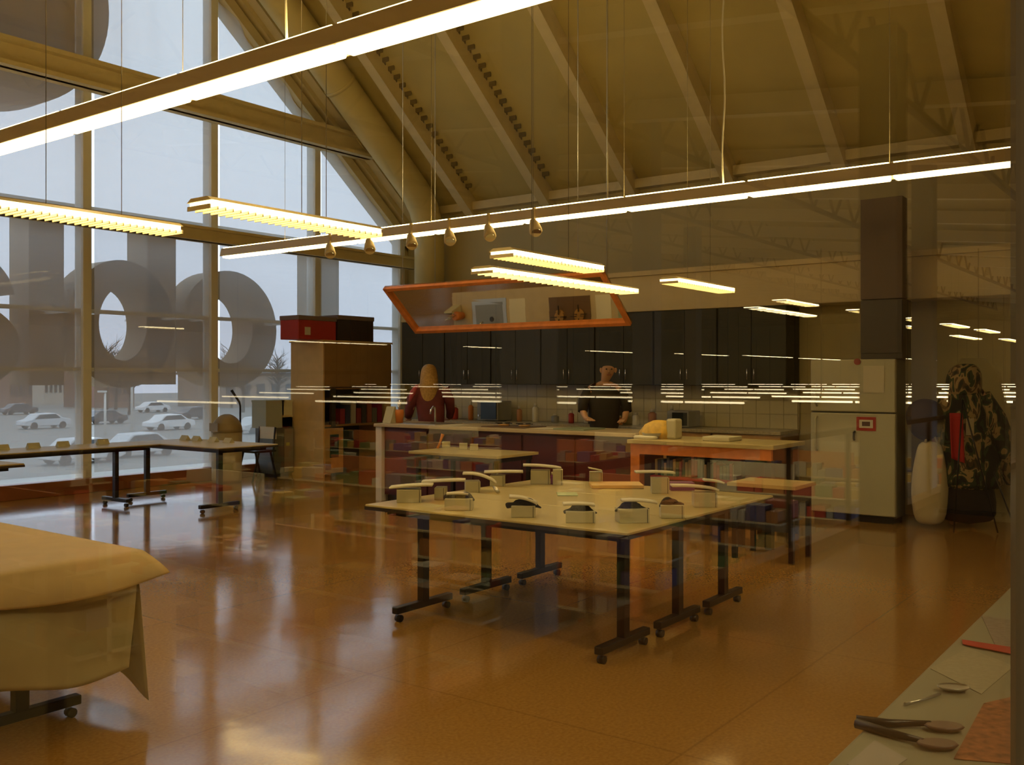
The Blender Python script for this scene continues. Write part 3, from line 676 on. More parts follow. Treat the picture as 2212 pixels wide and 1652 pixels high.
for i, cname in enumerate(seq):
    px = 905+i*36+(i*13 % 7)
    h = .12+.05*((i*5) % 4)
    jar('jar', px, 900, 11.15, .92, .04+.008*(i % 3), h, mat('jar_'+cname, cols[cname], .4),
        '%s jar with pale lid on the rear worktop, %s from the window end' % (cname, ORD[i]), 'jar', 'jars on the rear worktop')
for i, (px, wdt, ht, cname, lab) in enumerate(((1060, .38, .28, 'grey', 'grey microwave oven on the rear worktop under the second cabinet'), (1300, .34, .22, 'dark', 'dark toaster oven on the rear worktop behind the bald person'), (1470, .3, .2, 'grey', 'grey bread bin on the rear worktop near the preparation counter'))):
    p = onx(px, 890, 11.0); y = p.y
    t = thing('countertop_oven', lab, 'oven', (11.0, y, .92))
    bodym = mat('oven_'+cname, (.30, .30, .27) if cname == 'grey' else (.05, .04, .035), .4)
    part('casing', MB().box((10.92, y-wdt/2, .93), (11.25, y+wdt/2, .93+ht)), bodym, t, bevel=.01)
    part('door', MB().box((10.905, y-wdt/2+.02, .95), (10.92, y+wdt/2-.08, .91+ht)), mat('oven_glass', (.02, .03, .03), .1), t)
    part('knob', MB().path([(10.92, y+wdt/2-.04, 1.0), (10.90, y+wdt/2-.04, 1.0)], .014, 10), steel, t)
p = onx(838, 912, 8.9)
solo('paper_stand', MB().prismx([(p.y-.09, .972), (p.y+.09, .972), (p.y-.03, 1.19), (p.y-.06, 1.19)], 8.88, 8.98) if False else MB().prism([(8.85, .972), (9.0, .972), (8.95, 1.18), (8.93, 1.18)], p.y-.09, p.y+.05), white, 'tall white folded stand at the left end of the island counter', 'stand', fix=True)
p = onx(862, 905, 9.0)
t = thing('utensil_jug', 'orange jug holding steel utensils at the left end of the island counter', 'jug', (9.0, p.y, .97))
part('body', MB().loft([(9, p.y, .972, .05, .05), (9, p.y, 1.10, .065, .065), (9, p.y, 1.14, .055, .055)], 14), mat('jug_orange', (.6, .2, .05), .4), t)
for i in range(4): part('utensil', MB().path([(9, p.y, 1.1), (9+.03*(i-1.5), p.y+.05*(i-1.5), 1.26)], .006, 6), chrome, t)
# on the preparation counter
p = onz(1440, 944, .94)
t = thing('yellow_bag', 'slumped yellow and cream bag on the preparation counter', 'bag', (8.6, p.y, .94))
mb = MB().loft([(8.6, p.y, .941, .10, .17), (8.6, p.y, 1.0, .11, .18), (8.6, p.y-.02, 1.08, .09, .13), (8.6, p.y-.05, 1.12, .05, .07), (8.6, p.y-.05, 1.125, .01, .02)], 18)
part('bag_body', mb, mat('bag_yellow', (.66, .42, .06), .55, noise=.3, nscale=14), t)
part('bag_top', MB().box((8.55, p.y-.25, .941), (8.70, p.y-.14, 1.14)), white, t, bevel=.02)
p = onz(1575, 950, .94)
solo('bread_tray', MB().box((8.5, p.y-.14, .941), (8.8, p.y+.14, .985)), white, 'flat white tray at the right end of the preparation counter', 'tray', bevel=.01)
p = onz(1352, 946, .94)
solo('white_bowl', MB().loft([(8.5, 4.58, .941, .04, .04), (8.5, 4.58, .97, .08, .08), (8.5, 4.58, 1.0, .10, .10), (8.5, 4.58, .998, .09, .09), (8.5, 4.58, .96, .05, .05)], 18), white, 'white bowl at the left end of the preparation counter', 'bowl')
p = onz(1395, 948, .94)
solo('folded_towel', MB().loft([(8.45, p.y, .941, .06, .12), (8.45, p.y, .96, .065, .125), (8.45, p.y, .975, .055, .11)], 16, p=3.5), paper, 'small folded white towel beside the yellow bag', 'towel')
# low table and boxes left of the fridge
a = onz(1640, 1033, .74); 
t = thing('side_table', 'low dark table with pale top, left of the fridge', 'table', (7.9, 3.3, 0))
part('tabletop', MB().box((7.75, 2.85, .62), (8.25, 3.45, .65)), laminate, t)
part('apron', MB().box((7.78, 2.88, .50), (8.22, 3.42, .62)), mat('dark_brown', (.05, .035, .022), .4), t)
for x in (7.8, 8.2):
    for y in (2.9, 3.40): part('leg', MB().box((x-.02, y-.02, 0), (x+.02, y+.02, .5)), blackm, t)
for i, (px, py, w2, h2) in enumerate(((1650, 1140, .15, .34), (1690, 1120, .11, .36))):
    p = onz(px, py, 0)
    t = thing('rubber_boots', 'dark rubber boot standing below the side table, %s one of the pair' % ['left', 'right'][i], 'boot', tuple(p), 'dark boots left of the fridge')
    part('shaft', MB().loft([(p.x, p.y, .06, .06, .06), (p.x, p.y, .2, .055, .06), (p.x, p.y, .38, .07, .075)], 12), mat('boot_dark', (.03, .03, .025), .4), t)
    part('shoe', MB().loft([(p.x-.05, p.y-.02, .0, .13, .05), (p.x-.05, p.y-.02, .05, .13, .05), (p.x-.02, p.y-.01, .1, .08, .05)], 12), mat('boot_grey', (.22, .22, .18), .5), t)
# ------------------------------------------------------------------ left back corner
bx = thing('litter_bin', 'beige litter bin with domed top behind the window table', 'bin', (7.35, 12.0, 0))
c0 = ony(490, 1030, 11.9); bx.location = (c0.x, c0.y, 0); x, y = c0.x, c0.y
tan = mat('bin_tan', (.42, .34, .19), .6)
part('bin_body', MB().loft([(x, y, 0, .20, .20), (x, y, .05, .215, .215), (x, y, .74, .22, .22)], 20), tan, bx)
part('domed_top', MB().loft([(x, y, .74, .225, .225)]+[(x, y, .74+.27*math.sin(a*PI/16), .225*math.cos(a*PI/16), .225*math.cos(a*PI/16)) for a in range(1, 8)], 20), mat('bin_dome', (.33, .25, .12), .5), bx)
part('flap', MB().box((x-.235, y-.1, .76), (x-.215, y+.1, .88)), mat('bin_dome', (.33, .25, .12), .5), bx)
p = ony(519, 1010, 11.9)
solo('hooked_stand', MB().path([(p.x, p.y, 0), (p.x, p.y, 1.12), (p.x-.01, p.y+.01, 1.18), (p.x-.06, p.y+.05, 1.28), (p.x-.10, p.y+.08, 1.36)], [.014, .014, .016, .018, .022], 8), blackm, 'thin black stand with bent top beside the domed bin', 'stand')
st = thing('folding_chair', 'dark folding chair frame between the domed bin and grey cabinet', 'chair', (9.1, 11.9, 0))
p = ony(555, 1000, 11.7); x, y = p.x, p.y
part('seat', MB().box((x-.2, y-.2, .43), (x+.2, y+.2, .46)), blackm, st)
part('backrest', MB().box((x+.19, y-.19, .62), (x+.21, y+.19, .80)), alum, st)
for dx, dy in ((-.18, -.18), (.18, -.18), (-.18, .18), (.18, .18)):
    part('leg', MB().bar((x+dx*1.25, y+dy, 0), (x+dx*.6, y+dy, .43), .022, .022), blackm, st)
for dy in (-.18, .18): part('back_post', MB().bar((x+.16, y+dy, .44), (x+.2, y+dy, .8), .022, .022), blackm, st)
p = ony(580, 1018, 11.95); q = ony(682, 1018, 11.95); x0, x1 = p.x, min(q.x, 10.17); y0 = 11.85
gc = thing('grey_cabinet', 'low dark grey cabinet below the window, boxes stacked on it', 'cabinet', ((x0+x1)/2, y0+.25, 0))
gm = mat('grey_green', (.10, .11, .09), .4)
part('cabinet_body', MB().box((x0, y0, .05), (x1, y0+.42, .76)), gm, gc, bevel=.006)
part('plinth', MB().box((x0+.02, y0+.02, 0), (x1-.02, y0+.4, .05)), edgeb, gc)
part('door', MB().box((x0+.02, y0-.015, .07), ((x0+x1)/2, y0, .74)), gm, gc)
part('door', MB().box(((x0+x1)/2+.01, y0-.015, .07), (x1-.02, y0, .74)), mat('grey_brown', (.26, .22, .15), .5), gc, label='grey brown right door')
part('sticker', MB().box((x0+.25, y0-.018, .48), (x0+.32, y0-.015, .53)), mat('sticker', (.5, .45, .1), .6), gc)
for (a, b, z1, m, lab) in ((574, 614, 865, mat('box_grey', (.40, .42, .34), .6), 'grey green carton on the grey cabinet, left of the cream one'), (615, 659, 864, mat('box_cream', (.70, .66, .42), .6), 'cream carton on the grey cabinet, against the beech cupboard'), (660, 680, 895, mat('box_tan', (.62, .50, .28), .6), 'small tan carton at the right end of the grey cabinet')):
    p = ony(a, z1, y0+.02); q = ony(b, z1, y0+.02); p.x = min(p.x, 9.95); q.x = min(q.x, 10.17)
    t = thing('carton', lab, 'box', ((p.x+q.x)/2, y0+.2, .76))
    part('carton_body', MB().box((p.x+.005, y0+.02, .761), (q.x-.005, y0+.36, p.z)), m, t, bevel=.004)
    part('lid_flap', MB().box((p.x, y0+.015, p.z-.03), (q.x, y0+.365, p.z+.002)), m, t)
# tall beech cupboard
ux, uy = 10.2, 11.2
cb = thing('tall_cupboard', 'tall beech cupboard with open lower bay, red and black boxes on top', 'cupboard', (10.9, 11.6, 0))
CXe = 11.7
part('side_panel', MB().box((ux, uy, 0), (ux+.03, 11.95, 2.10)), beech, cb)
part('side_panel', MB().box((CXe-.03, uy, 0), (CXe, 11.95, 2.10)), beech, cb)
part('back_panel', MB().box((ux+.03, 11.92, 0), (CXe-.03, 11.95, 2.10)), mat('dark_brown', (.05, .035, .022), .4), cb)
part('top_panel', MB().box((ux-.02, uy-.02, 2.10), (CXe+.02, 11.97, 2.13)), beech, cb)
part('upper_door', MB().box((ux+.01, uy-.02, 1.40), (CXe-.01, uy, 2.09)), brownb, cb, label='broad brown upper door')
part('shelf', MB().box((ux+.03, uy+.02, 1.36), (CXe-.03, 11.92, 1.39)), brownb, cb)
part('shelf', MB().box((ux+.03, uy+.02, .78), (CXe-.03, 11.92, .81)), brownb, cb)
part('post', MB().box((ux+.18, uy, 0), (ux+.26, uy+.05, 1.38)), mat('dark_brown', (.05, .035, .022), .4), cb)
part('lower_door', MB().box((ux+.02, uy-.02, .06), (ux+.40, uy, .76)), honey, cb, label='honey wood lower door')
part('glass_insert', MB().box((ux+.12, uy-.025, .30), (ux+.30, uy-.02, .66)), mat('oven_glass', (.02, .03, .03), .1), cb)
for i in range(8):
    c = [(.35, .04, .05), (.05, .06, .12), (.5, .45, .35), (.3, .05, .04), (.08, .07, .06), (.4, .12, .08), (.2, .2, .18), (.3, .03, .08)][i]
    x = ux+.45+i*.12
    solo('storage_box', MB().box((x, uy+.1, .81), (x+.10, uy+.35, 1.05+.06*(i % 3))), mat('sbox_%d' % i, c, .6), '%s box on the middle shelf of the tall cupboard' % ['dark red', 'navy blue', 'pale grey', 'brick red', 'black brown', 'rust coloured', 'mid grey', 'crimson'][i], 'box', 'boxes inside the tall cupboard')
for (a, b, m, lab) in ((642, 725, red, 'red lidded box on top of the tall beech cupboard'), (727, 806, mat('black_card', (.04, .022, .016), .4), 'black brown lidded box on top of the tall beech cupboard')):
    p = ony(a, 700, uy+.1); q = ony(b, 700, uy+.1); zt = p.z+.0
    z1 = ony(a, 680, uy+.1).z
    t = thing('lidded_box', lab, 'box', ((p.x+q.x)/2, uy+.3, 2.13))
    part('box_body', MB().box((p.x+.01, uy+.08, 2.131), (q.x-.01, uy+.5, z1-.06)), m, t, bevel=.008)
    part('box_lid', MB().box((p.x, uy+.07, z1-.07), (q.x, uy+.51, z1)), mat('lid_grey', (.20, .14, .12), .5), t, bevel=.008)
    if m is red: part('paper_label', MB().box((p.x+.13, uy+.072, 2.2), (p.x+.24, uy+.08, 2.32)), paper, t)
# ------------------------------------------------------------------ people
skin = mat('skin', (.62, .36, .20), .6)
def skinned(name, joints, edges, m, parent, sub=2):
    me = bpy.data.meshes.new(name); base = wloc(parent)
    me.from_pydata([tuple(Vector(j[:3])-base) for j in joints], edges, [])
    o = bpy.data.objects.new(name, me); COL.objects.link(o); o.parent = parent
    md = o.modifiers.new('skin', 'SKIN'); md.use_smooth_shade = True
    for i, j in enumerate(joints):
        me.skin_vertices[0].data[i].radius = (j[3], j[3] if len(j) < 5 else j[4]); me.skin_vertices[0].data[i].use_root = (i == 0)
    q = o.modifiers.new('sub', 'SUBSURF'); q.levels = sub; q.render_levels = sub
    me.materials.append(m)
    return o
def person(label, base, r, hgt, pose, garments, hairm=None, hair=None, face=None):
    """base: floor point; r: unit vector to the figure's right as seen; f: the way the figure faces"""
    base = Vector((base.x, base.y, 0)); t = thing('person', label, 'person', tuple(base))
    f = Vector((-r.y, r.x, 0)) if face is None else face
    s = hgt/1.75
    def P(a, b, c): return base+(r*a+f*b+UP*c)*s
    J = []; E = []
    def j(a, b, c, rad, link=None):
        p = P(a, b, c); J.append((p.x, p.y, p.z, rad*s)); k = len(J)-1
        if link is not None: E.append((link, k))
        return k
    pel = j(0, 0, .95, .13); ch = j(0+pose.get('lean', 0)*.4, .0+pose.get('bend', 0)*.4, 1.2, .13, pel)
    sh = j(pose.get('lean', 0), pose.get('bend', 0), 1.42, .12, ch); nk = j(pose.get('lean', 0)*1.1, pose.get('bend', 0)*1.15+.01, 1.51, .05, sh)
    hx, hb, hz = pose.get('head', (pose.get('lean', 0)*1.2, pose.get('bend', 0)*1.3, 1.63))
    hd = j(hx, hb, hz, .092, nk); j(hx, hb+.01, hz+.06, .08, hd)
    for sgn, arm in ((-1, pose['left']), (1, pose['right'])):
        e = j(sgn*.18+pose.get('lean', 0), pose.get('bend', 0), 1.41, .06, sh)
        a = j(*arm[0], .047, e); b = j(*arm[1], .034, a)
        w0 = P(*arm[1]); w1 = P(*arm[2]); d = (w1-w0).normalized()
        h = j(*arm[2], .032, b)
        pr = d.cross(UP); pr = pr.normalized() if pr.length > .1 else r
        for q in range(4):
            k0 = len(J); p = w1+pr*(q-1.5)*.02*s+d*.02; J.append((p.x, p.y, p.z, .010*s)); E.append((h, k0))
            p2 = p+d*(.05+.01*(q in (1, 2)))*s; J.append((p2.x, p2.y, p2.z, .009*s)); E.append((k0, k0+1))
        p = w1+pr*.05*s; J.append((p.x, p.y, p.z, .010*s)); E.append((h, len(J)-1))
    for sgn in (-1, 1):
        h = j(sgn*.09, 0, .88, .095, pel); kn = j(sgn*.10, .02, .48, .062, h); an = j(sgn*.10, 0, .09, .042, kn); j(sgn*.11, .13, .035, .04, an)
    skinned('body', J, E, skin, t)
    hp = P(hx, hb, hz)
    # face
    fm = mat('eye_dark', (.03, .02, .02), .4)
    for sg in (-1, 1):
        e = P(hx+.032*sg, hb+.088, hz+.015); part('eye', MB().loft([(e.x, e.y, e.z-.01, .004, .004), (e.x, e.y, e.z, .013, .013), (e.x, e.y, e.z+.01, .004, .004)], 8), fm, t)
        e = P(hx+.088*sg, hb, hz); part('ear', MB().loft([(e.x, e.y, e.z-.03, .008, .008), (e.x, e.y, e.z, .018, .022), (e.x, e.y, e.z+.03, .012, .014)], 8), skin, t)
    n0 = P(hx, hb+.085, hz+.01); n1 = P(hx, hb+.115, hz-.02); part('nose', MB().path([n0, n1, P(hx, hb+.09, hz-.03)], [.008, .014, .008], 8), skin, t)
    m0 = P(hx-.025, hb+.088, hz-.055); m1 = P(hx+.025, hb+.088, hz-.055); part('mouth', MB().path([m0, m1], .006, 6), mat('lips', (.4, .12, .08), .5), t)
    for (nm, rings, m, kw) in garments:
        mb = MB()
        ang = math.atan2(r.y, r.x)
        mb.loft([(*P(a, b, c), rx*s, ry*s) for (a, b, c, rx, ry) in rings], 20, ang=ang)
        part(nm, mb, m, t, subsurf=1)
    return t, P
# blonde person behind the island (seen from behind)
blonde = mat('blonde_hair', (.50, .30, .09), .5, noise=.25, nscale=40)
maroon = mat('maroon_jacket', (.16, .03, .035), .7, noise=.3, nscale=9)
pk = mat('pink_panel', (.55, .10, .12), .6)
navy = mat('dark_trousers', (.02, .02, .03), .8)
b0 = onx(932, 815, 9.95)
t, P = person('person with long blonde hair and maroon and pink jacket, back turned, behind the island', b0, RT, 1.73,
    {'lean': -.03, 'bend': .02, 'left': [(-.27, -.02, 1.15), (-.33, .1, 1.0), (-.34, .18, .98)], 'right': [(.26, .05, 1.14), (.24, .2, 1.0), (.2, .26, .98)]},
    [('jacket', [(0, 0, .82, .19, .13), (0, 0, 1.0, .18, .13), (-.02, 0, 1.2, .21, .14), (-.03, 0, 1.38, .22, .12), (-.03, 0, 1.46, .12, .09)], maroon, {}),
     ('trousers', [(0, 0, .1, .15, .09), (0, 0, .5, .17, .11), (0, 0, .9, .18, .13)], navy, {})])
mb = MB(); ang = math.atan2(RT.y, RT.x)
mb.loft([(*P(-.03, -.04, z), rx, ry) for z, rx, ry in ((1.10, .10, .05), (1.2, .13, .09), (1.4, .135, .11), (1.55, .125, .12), (1.65, .115, .12), (1.72, .09, .10), (1.755, .04, .05))], 18, ang=ang)
part('hair', mb, blonde, t, subsurf=1)
part('sleeve', MB().path([P(-.18, -.02, 1.42), P(-.26, -.03, 1.28), P(-.31, .02, 1.1), P(-.33, .08, 1.02)], [.07, .075, .065, .05], 12), maroon, t)
part('pink_sleeve_panel', MB().path([P(-.19, -.08, 1.46), P(-.25, -.10, 1.36), P(-.29, -.085, 1.24)], [.02, .045, .02], 10), pk, t)
part('sleeve', MB().path([P(.18, -.02, 1.42), P(.25, .0, 1.26), P(.26, .08, 1.1), P(.24, .17, 1.02)], [.07, .07, .06, .05], 12), maroon, t)
# bald person behind the counter
b0 = onx(1305, 815, 10.15)
t, P = person('bald person in a dark shirt leaning forward behind the island counter', b0, -RT, 1.74,
    {'lean': 0, 'bend': .06, 'head': (-.04, .12, 1.645), 'left': [(-.27, .05, 1.16), (-.22, .25, 1.04), (-.18, .33, 1.03)], 'right': [(.28, .05, 1.18), (.24, .24, 1.06), (.2, .32, 1.05)]},
    [('shirt', [(0, 0, .85, .19, .13), (0, .02, 1.05, .18, .13), (0, .04, 1.25, .21, .14), (0, .06, 1.40, .22, .12), (0, .07, 1.47, .10, .08)], mat('dark_shirt', (.035, .028, .02), .8), {}),
     ('trousers', [(0, 0, .1, .15, .09), (0, 0, .5, .17, .11), (0, 0, .9, .18, .13)], navy, {})])
part('sleeve', MB().path([P(-.18, .05, 1.42), P(-.26, .06, 1.26), P(-.27, .1, 1.14)], [.07, .07, .06], 12), MATS['dark_shirt'], t)
part('sleeve', MB().path([P(.18, .05, 1.42), P(.26, .06, 1.26), P(.27, .1, 1.14)], [.07, .07, .06], 12), MATS['dark_shirt'], t)
# camouflage coat figure right of the fridge
def camom():
    m = bpy.data.materials.new('camouflage'); m.use_nodes = True; t = m.node_tree; b = t.nodes['Principled BSDF']; b.inputs['Roughness'].default_value = .85
    co = t.nodes.new('ShaderNodeTexCoord'); mp = t.nodes.new('ShaderNodeMapping'); mp.inputs['Scale'].default_value = (1, 1, .55)
    n = t.nodes.new('ShaderNodeTexNoise'); n.inputs['Scale'].default_value = 7.5; n.inputs['Detail'].default_value = 2; n.inputs['Distortion'].default_value = 1.2
    r = t.nodes.new('ShaderNodeValToRGB'); r.color_ramp.interpolation = 'CONSTANT'
    e = r.color_ramp.elements; e[0].position = 0; e[0].color = (.015, .014, .010, 1); e[1].position = .44; e[1].color = (.035, .055, .025, 1)
    q = e.new(.52); q.color = (.36, .25, .11, 1); q = e.new(.60); q.color = (.10, .06, .03, 1); q = e.new(.66); q.color = (.03, .035, .02, 1)
    t.links.new(co.outputs['Object'], mp.inputs[0]); t.links.new(mp.outputs[0], n.inputs[0]); t.links.new(n.outputs[0], r.inputs[0]); t.links.new(r.outputs[0], b.inputs['Base Color'])
    return m
camo_m = camom()
b0 = onz(2088, 1139, 0)
t, P = person('person in a hooded camouflage coat, one arm out to the right, right of the fridge', b0, RT, 1.70,
    {'lean': -.03, 'bend': 0, 'left': [(-.27, .06, 1.15), (-.26, .16, .95), (-.25, .2, .88)], 'right': [(.33, .0, 1.08), (.50, .05, .55), (.535, .06, .38)]},
    [('coat', [(.05, 0, .38, .36, .22), (.05, 0, .55, .33, .22), (.02, 0, .8, .30, .2), (0, 0, 1.0, .27, .18), (-.02, 0, 1.25, .24, .16), (-.03, 0, 1.40, .21, .14), (-.04, 0, 1.50, .15, .12)], camo_m, {}),
     ('hood', [(-.04, -.01, 1.36, .19, .14), (-.04, -.01, 1.5, .19, .15), (-.03, -.01, 1.62, .18, .15), (-.02, 0, 1.70, .15, .13), (-.01, 0, 1.745, .08, .08)], camo_m, {}),
     ('skirt', [(.02, 0, .03, .30, .19), (.02, 0, .25, .29, .18), (.02, 0, .6, .26, .17)], mat('dark_skirt', (.02, .012, .010), .9), {})])
part('sleeve', MB().path([P(.15, 0, 1.40), P(.28, 0, 1.15), P(.40, .02, .85), P(.50, .04, .58), P(.52, .05, .46)], [.10, .13, .125, .10, .07], 14), camo_m, t)
part('sleeve', MB().path([P(-.17, 0, 1.40), P(-.26, .03, 1.2), P(-.27, .12, .98)], [.09, .09, .06], 14), camo_m, t)
part('red_scarf', MB().grid(lambda s, u: P(-.285+.125*s+.02*u, -.235+.02*math.sin(s*5), 1.225-.47*u-.05*s*u), 6, 12), mat('scarf_red', (.45, .02, .02), .8), t, solid=.01)
part('name_tag', MB().obox(P(-.06, -.20, 1.08), RT*.04, FWD*.006, UP*.085), mat('tag_buff', (.50, .42, .25), .6), t)
# what the figure carries
mb = MB(); q = P(-.50, -.02, 1.13)
mb.loft([(*P(-.44, 0, z), rx, ry) for z, rx, ry in ((.92, .03, .03), (.97, .12, .08), (1.05, .18, .1), (1.18, .21, .11), (1.28, .19, .1), (1.35, .11, .07), (1.37, .03, .03))], 18, ang=ang)
solo('shoulder_bag', mb, mat('bag_brown', (.05, .025, .015), .7, noise=.3, nscale=3), 'round dark brown shoulder bag at the left side of the camouflage coat', 'bag', subsurf=1)
mb = MB()
mb.loft([(*P(-.40, -.02, z), rx, ry) for z, rx, ry in ((.03, .12, .09), (.12, .17, .12), (.4, .2, .13), (.65, .17, .12), (.85, .13, .09), (.92, .10, .06))], 18, ang=ang)
cbag = thing('carrier_bag', 'tall pale carrier bag hanging left of the camouflage coat', 'bag', tuple(P(-.4, 0, 0)))
part('bag_body', mb, mat('pale_plastic', (.55, .46, .26), .5), cbag, subsurf=1)
for dx in (-.06, .06): part('bag_handle', MB().path([P(-.40+dx, -.05, .90), P(-.40+dx*.6, -.02, 1.02), P(-.40+dx*.2, .05, .90)], .012, 8), mat('pale_plastic', (.55, .46, .26), .5), cbag)
t = thing('easel', 'thin black tripod easel standing in front of the camouflage coat', 'easel', tuple(P(-.05, -.3, 0)))
for a, b in (((-.21, -.36, 1.37), (-.33, -.42, .01)), ((-.21, -.36, 1.37), (.12, -.42, .01)), ((.14, -.30, .62), (.34, -.36, .01))):
    part('leg', MB().path([P(*a), P(*b)], .008, 6), blackm, t)
# ------------------------------------------------------------------ shelf of goods along the glass, lower right
SX0, SX1, SY0, SY1, SZ = .8, 4.6, G+.05, .665, .75
st = thing('display_table', 'white topped display table along the glass at the lower right', 'table', (2.6, .5, 0))
part('tabletop', MB().box((SX0, SY0, SZ-.03), (SX1, SY1, SZ)), mat('white_laminate', (.26, .25, .18), .4), st, bevel=.008)
for x in (1.0, 4.4):
    for y in (SY0+.05, SY1-.05): part('leg', MB().box((x-.02, y-.02, 0), (x+.02, y+.02, SZ-.03)), blackm, st)
def flat(name, pts, z, m, label, cat, th=.002, **k):
    P4 = [onz(a, b, z) for a, b in pts]; n = len(P4)
    mb = MB().add([(p.x, p.y, z+.0005) for p in P4]+[(p.x, p.y, z+th) for p in P4], [tuple(reversed(range(n))), tuple(range(n, 2*n))]+[(i, (i+1) % n, (i+1) % n+n, i+n) for i in range(n)])
    return solo(name, mb, m, label, cat, fix=True, **k)
flat('leaflet', [(2120, 1330), (2212, 1345), (2260, 1420), (2150, 1395)], SZ, mat('leaflet_grey', (.24, .20, .17), .5, noise=.25, nscale=60), 'grey printed leaflet at the far end of the display table', 'leaflet')
flat('red_ribbon', [(2078, 1382), (2212, 1403), (2260, 1440), (2210, 1418), (2080, 1392)], SZ+.004, red, 'red printed strip across the leaflet on the display table', 'ribbon')
flat('flyer', [(2125, 1520), (2212, 1500), (2290, 1560), (2200, 1652), (2060, 1640)], SZ, mat('flyer_red', (.30, .12, .05), .5, noise=.6, nscale=40), 'colourful red and green flyer at the lower right corner', 'flyer')
flat('leaflet', [(2010, 1445), (2090, 1400), (2190, 1440), (2120, 1500)], SZ, mat('leaflet_cream', (.34, .31, .22), .5, noise=.12, nscale=70), 'cream printed leaflet under the red strip on the display table', 'leaflet')
flat('folded_napkin', [(1890, 1600), (1960, 1640), (1900, 1680), (1830, 1652)], SZ, mat('napkin', (.36, .33, .30), .8), 'pale folded napkin at the near end of the display table', 'napkin')
# spoon and tongs
def utensil(name, pts, rad, m, label, cat): 
    mb = MB(); mb.path([onz(a, b, SZ+.012) for a, b in pts], rad, 10); mb.v = [(x, y, SZ+.001+(z-SZ-.001)*.5 if z > SZ else SZ+.001) for x, y, z in mb.v]
    return solo(name, mb, m, label, cat)
sp = thing('serving_spoon', 'steel serving spoon lying on the white display table', 'spoon', tuple(onz(2040, 1500, SZ)))
mb = MB().path([onz(a, b, SZ+.006) for a, b in ((1955, 1520), (1990, 1512), (2030, 1498))], [.004, .003, .004], 8)
part('handle', mb, steel, sp)
c = onz(2060, 1488, SZ+.006)
part('spoon_bowl', MB().loft([(c.x, c.y, SZ+.002, .012, .02), (c.x, c.y, SZ+.008, .022, .036), (c.x, c.y, SZ+.014, .026, .042), (c.x, c.y, SZ+.011, .022, .037)], 16, ang=.6), steel, sp)
tg = thing('salad_servers', 'pair of dark handled salad servers crossing on the display table', 'servers', tuple(onz(1950, 1570, SZ)))
plum = mat('plum_plastic', (.14, .09, .07), .35)
for k, pts in enumerate((((1850, 1555), (1920, 1562), (2010, 1562)), ((1850, 1562), (1930, 1585), (1995, 1600)))):
    s_ = part('server_handle', MB().path([onz(a, b, SZ+.01) for a, b in pts], [.012, .010, .006], 8), blackm, tg)
    c = onz(pts[-1][0]+30, pts[-1][1]+6, SZ+.01)
    part('server_head', MB().loft([(c.x, c.y, SZ+.002, .02, .03), (c.x, c.y, SZ+.010, .027, .045), (c.x, c.y, SZ+.014, .024, .04)], 14, ang=.6), plum, s_)
# ------------------------------------------------------------------ outside
gy = 13.3; gd_ = .55
lbk = mat('sign_back', (.10, .075, .05), .7); 
def letter(name, mb, lab, bx=()):
    o = solo(name, mb, mat('sign_shell', (.30, .21, .11), .6), lab, 'sign letter', 'shop sign letters', fix=True, loc=(mb.v[0][0], gy, mb.v[0][2]))
    for x in bx: part('bracket', MB().box((x-.03, 12.62, 2.44), (x+.03, gy, 2.48)), alum, o)
    return o
zc0 = 2.35
letter('sign_letter', MB().ring(10.07, zc0, .96, .97, .45, .57, gy, gy+gd_), 'big raised sign letter o outside, rightmost round one', (9.3, 10.8))
mb = MB().ring(8.13, zc0, .87, .96, .39, .55, gy, gy+gd_); mb.box((8.53, gy, 1.44), (9.03, gy+gd_, 4.0)); letter('sign_letter', mb, 'big raised sign letter b outside, seen from behind like a d', (7.4, 8.8))
letter('sign_letter', MB().box((6.71, gy, 1.44), (7.21, gy+gd_, 4.0)), 'big raised sign letter l outside, the left straight bar', (6.95,))
letter('sign_letter', MB().box((11.97, gy, 1.44), (12.5, gy+gd_, 4.0)), 'big raised sign letter l outside, behind the black box', (12.2,))
mb = MB().ring(5.72, zc0-.38, .88, .62, .45, .30, gy, gy+gd_); mb.ring(5.72, zc0+.25, .80, .68, .36, .32, gy, gy+gd_, .12, PI*.9); mb.box((4.8, gy, 1.44), (5.25, gy+gd_, 2.9)); letter('sign_letter', mb, 'big raised sign letter a outside, cut by the left edge', (5.0,))
dd = MB().prism([(6.2+1.7*math.cos(i*PI/32), 6.94+1.7*math.sin(i*PI/32)) for i in range(64)], gy, gy+gd_)
solo('sign_disc', dd, MATS['sign_shell'], 'huge round sign disc outside at the upper left of the window', 'sign', fix=True, loc=(6.2, gy, 5.3))
for (a, b, z) in ((2.9, 13.4, 4.02), ):
    solo('sign_rail', MB().box((a, gy+.15, z+.0), (b, gy+.25, z+.05)), alum, 'thin metal rail carrying the raised sign letters outside', 'rail')
GZ = -3.2
solo('car_park', MB().box((-150, 14.2, GZ-.3), (200, 260, GZ)), mat('wet_asphalt', (.20, .19, .17), .6, noise=.15, nscale=.3), 'grey wet car park beyond the window', 'car park', kind=None)
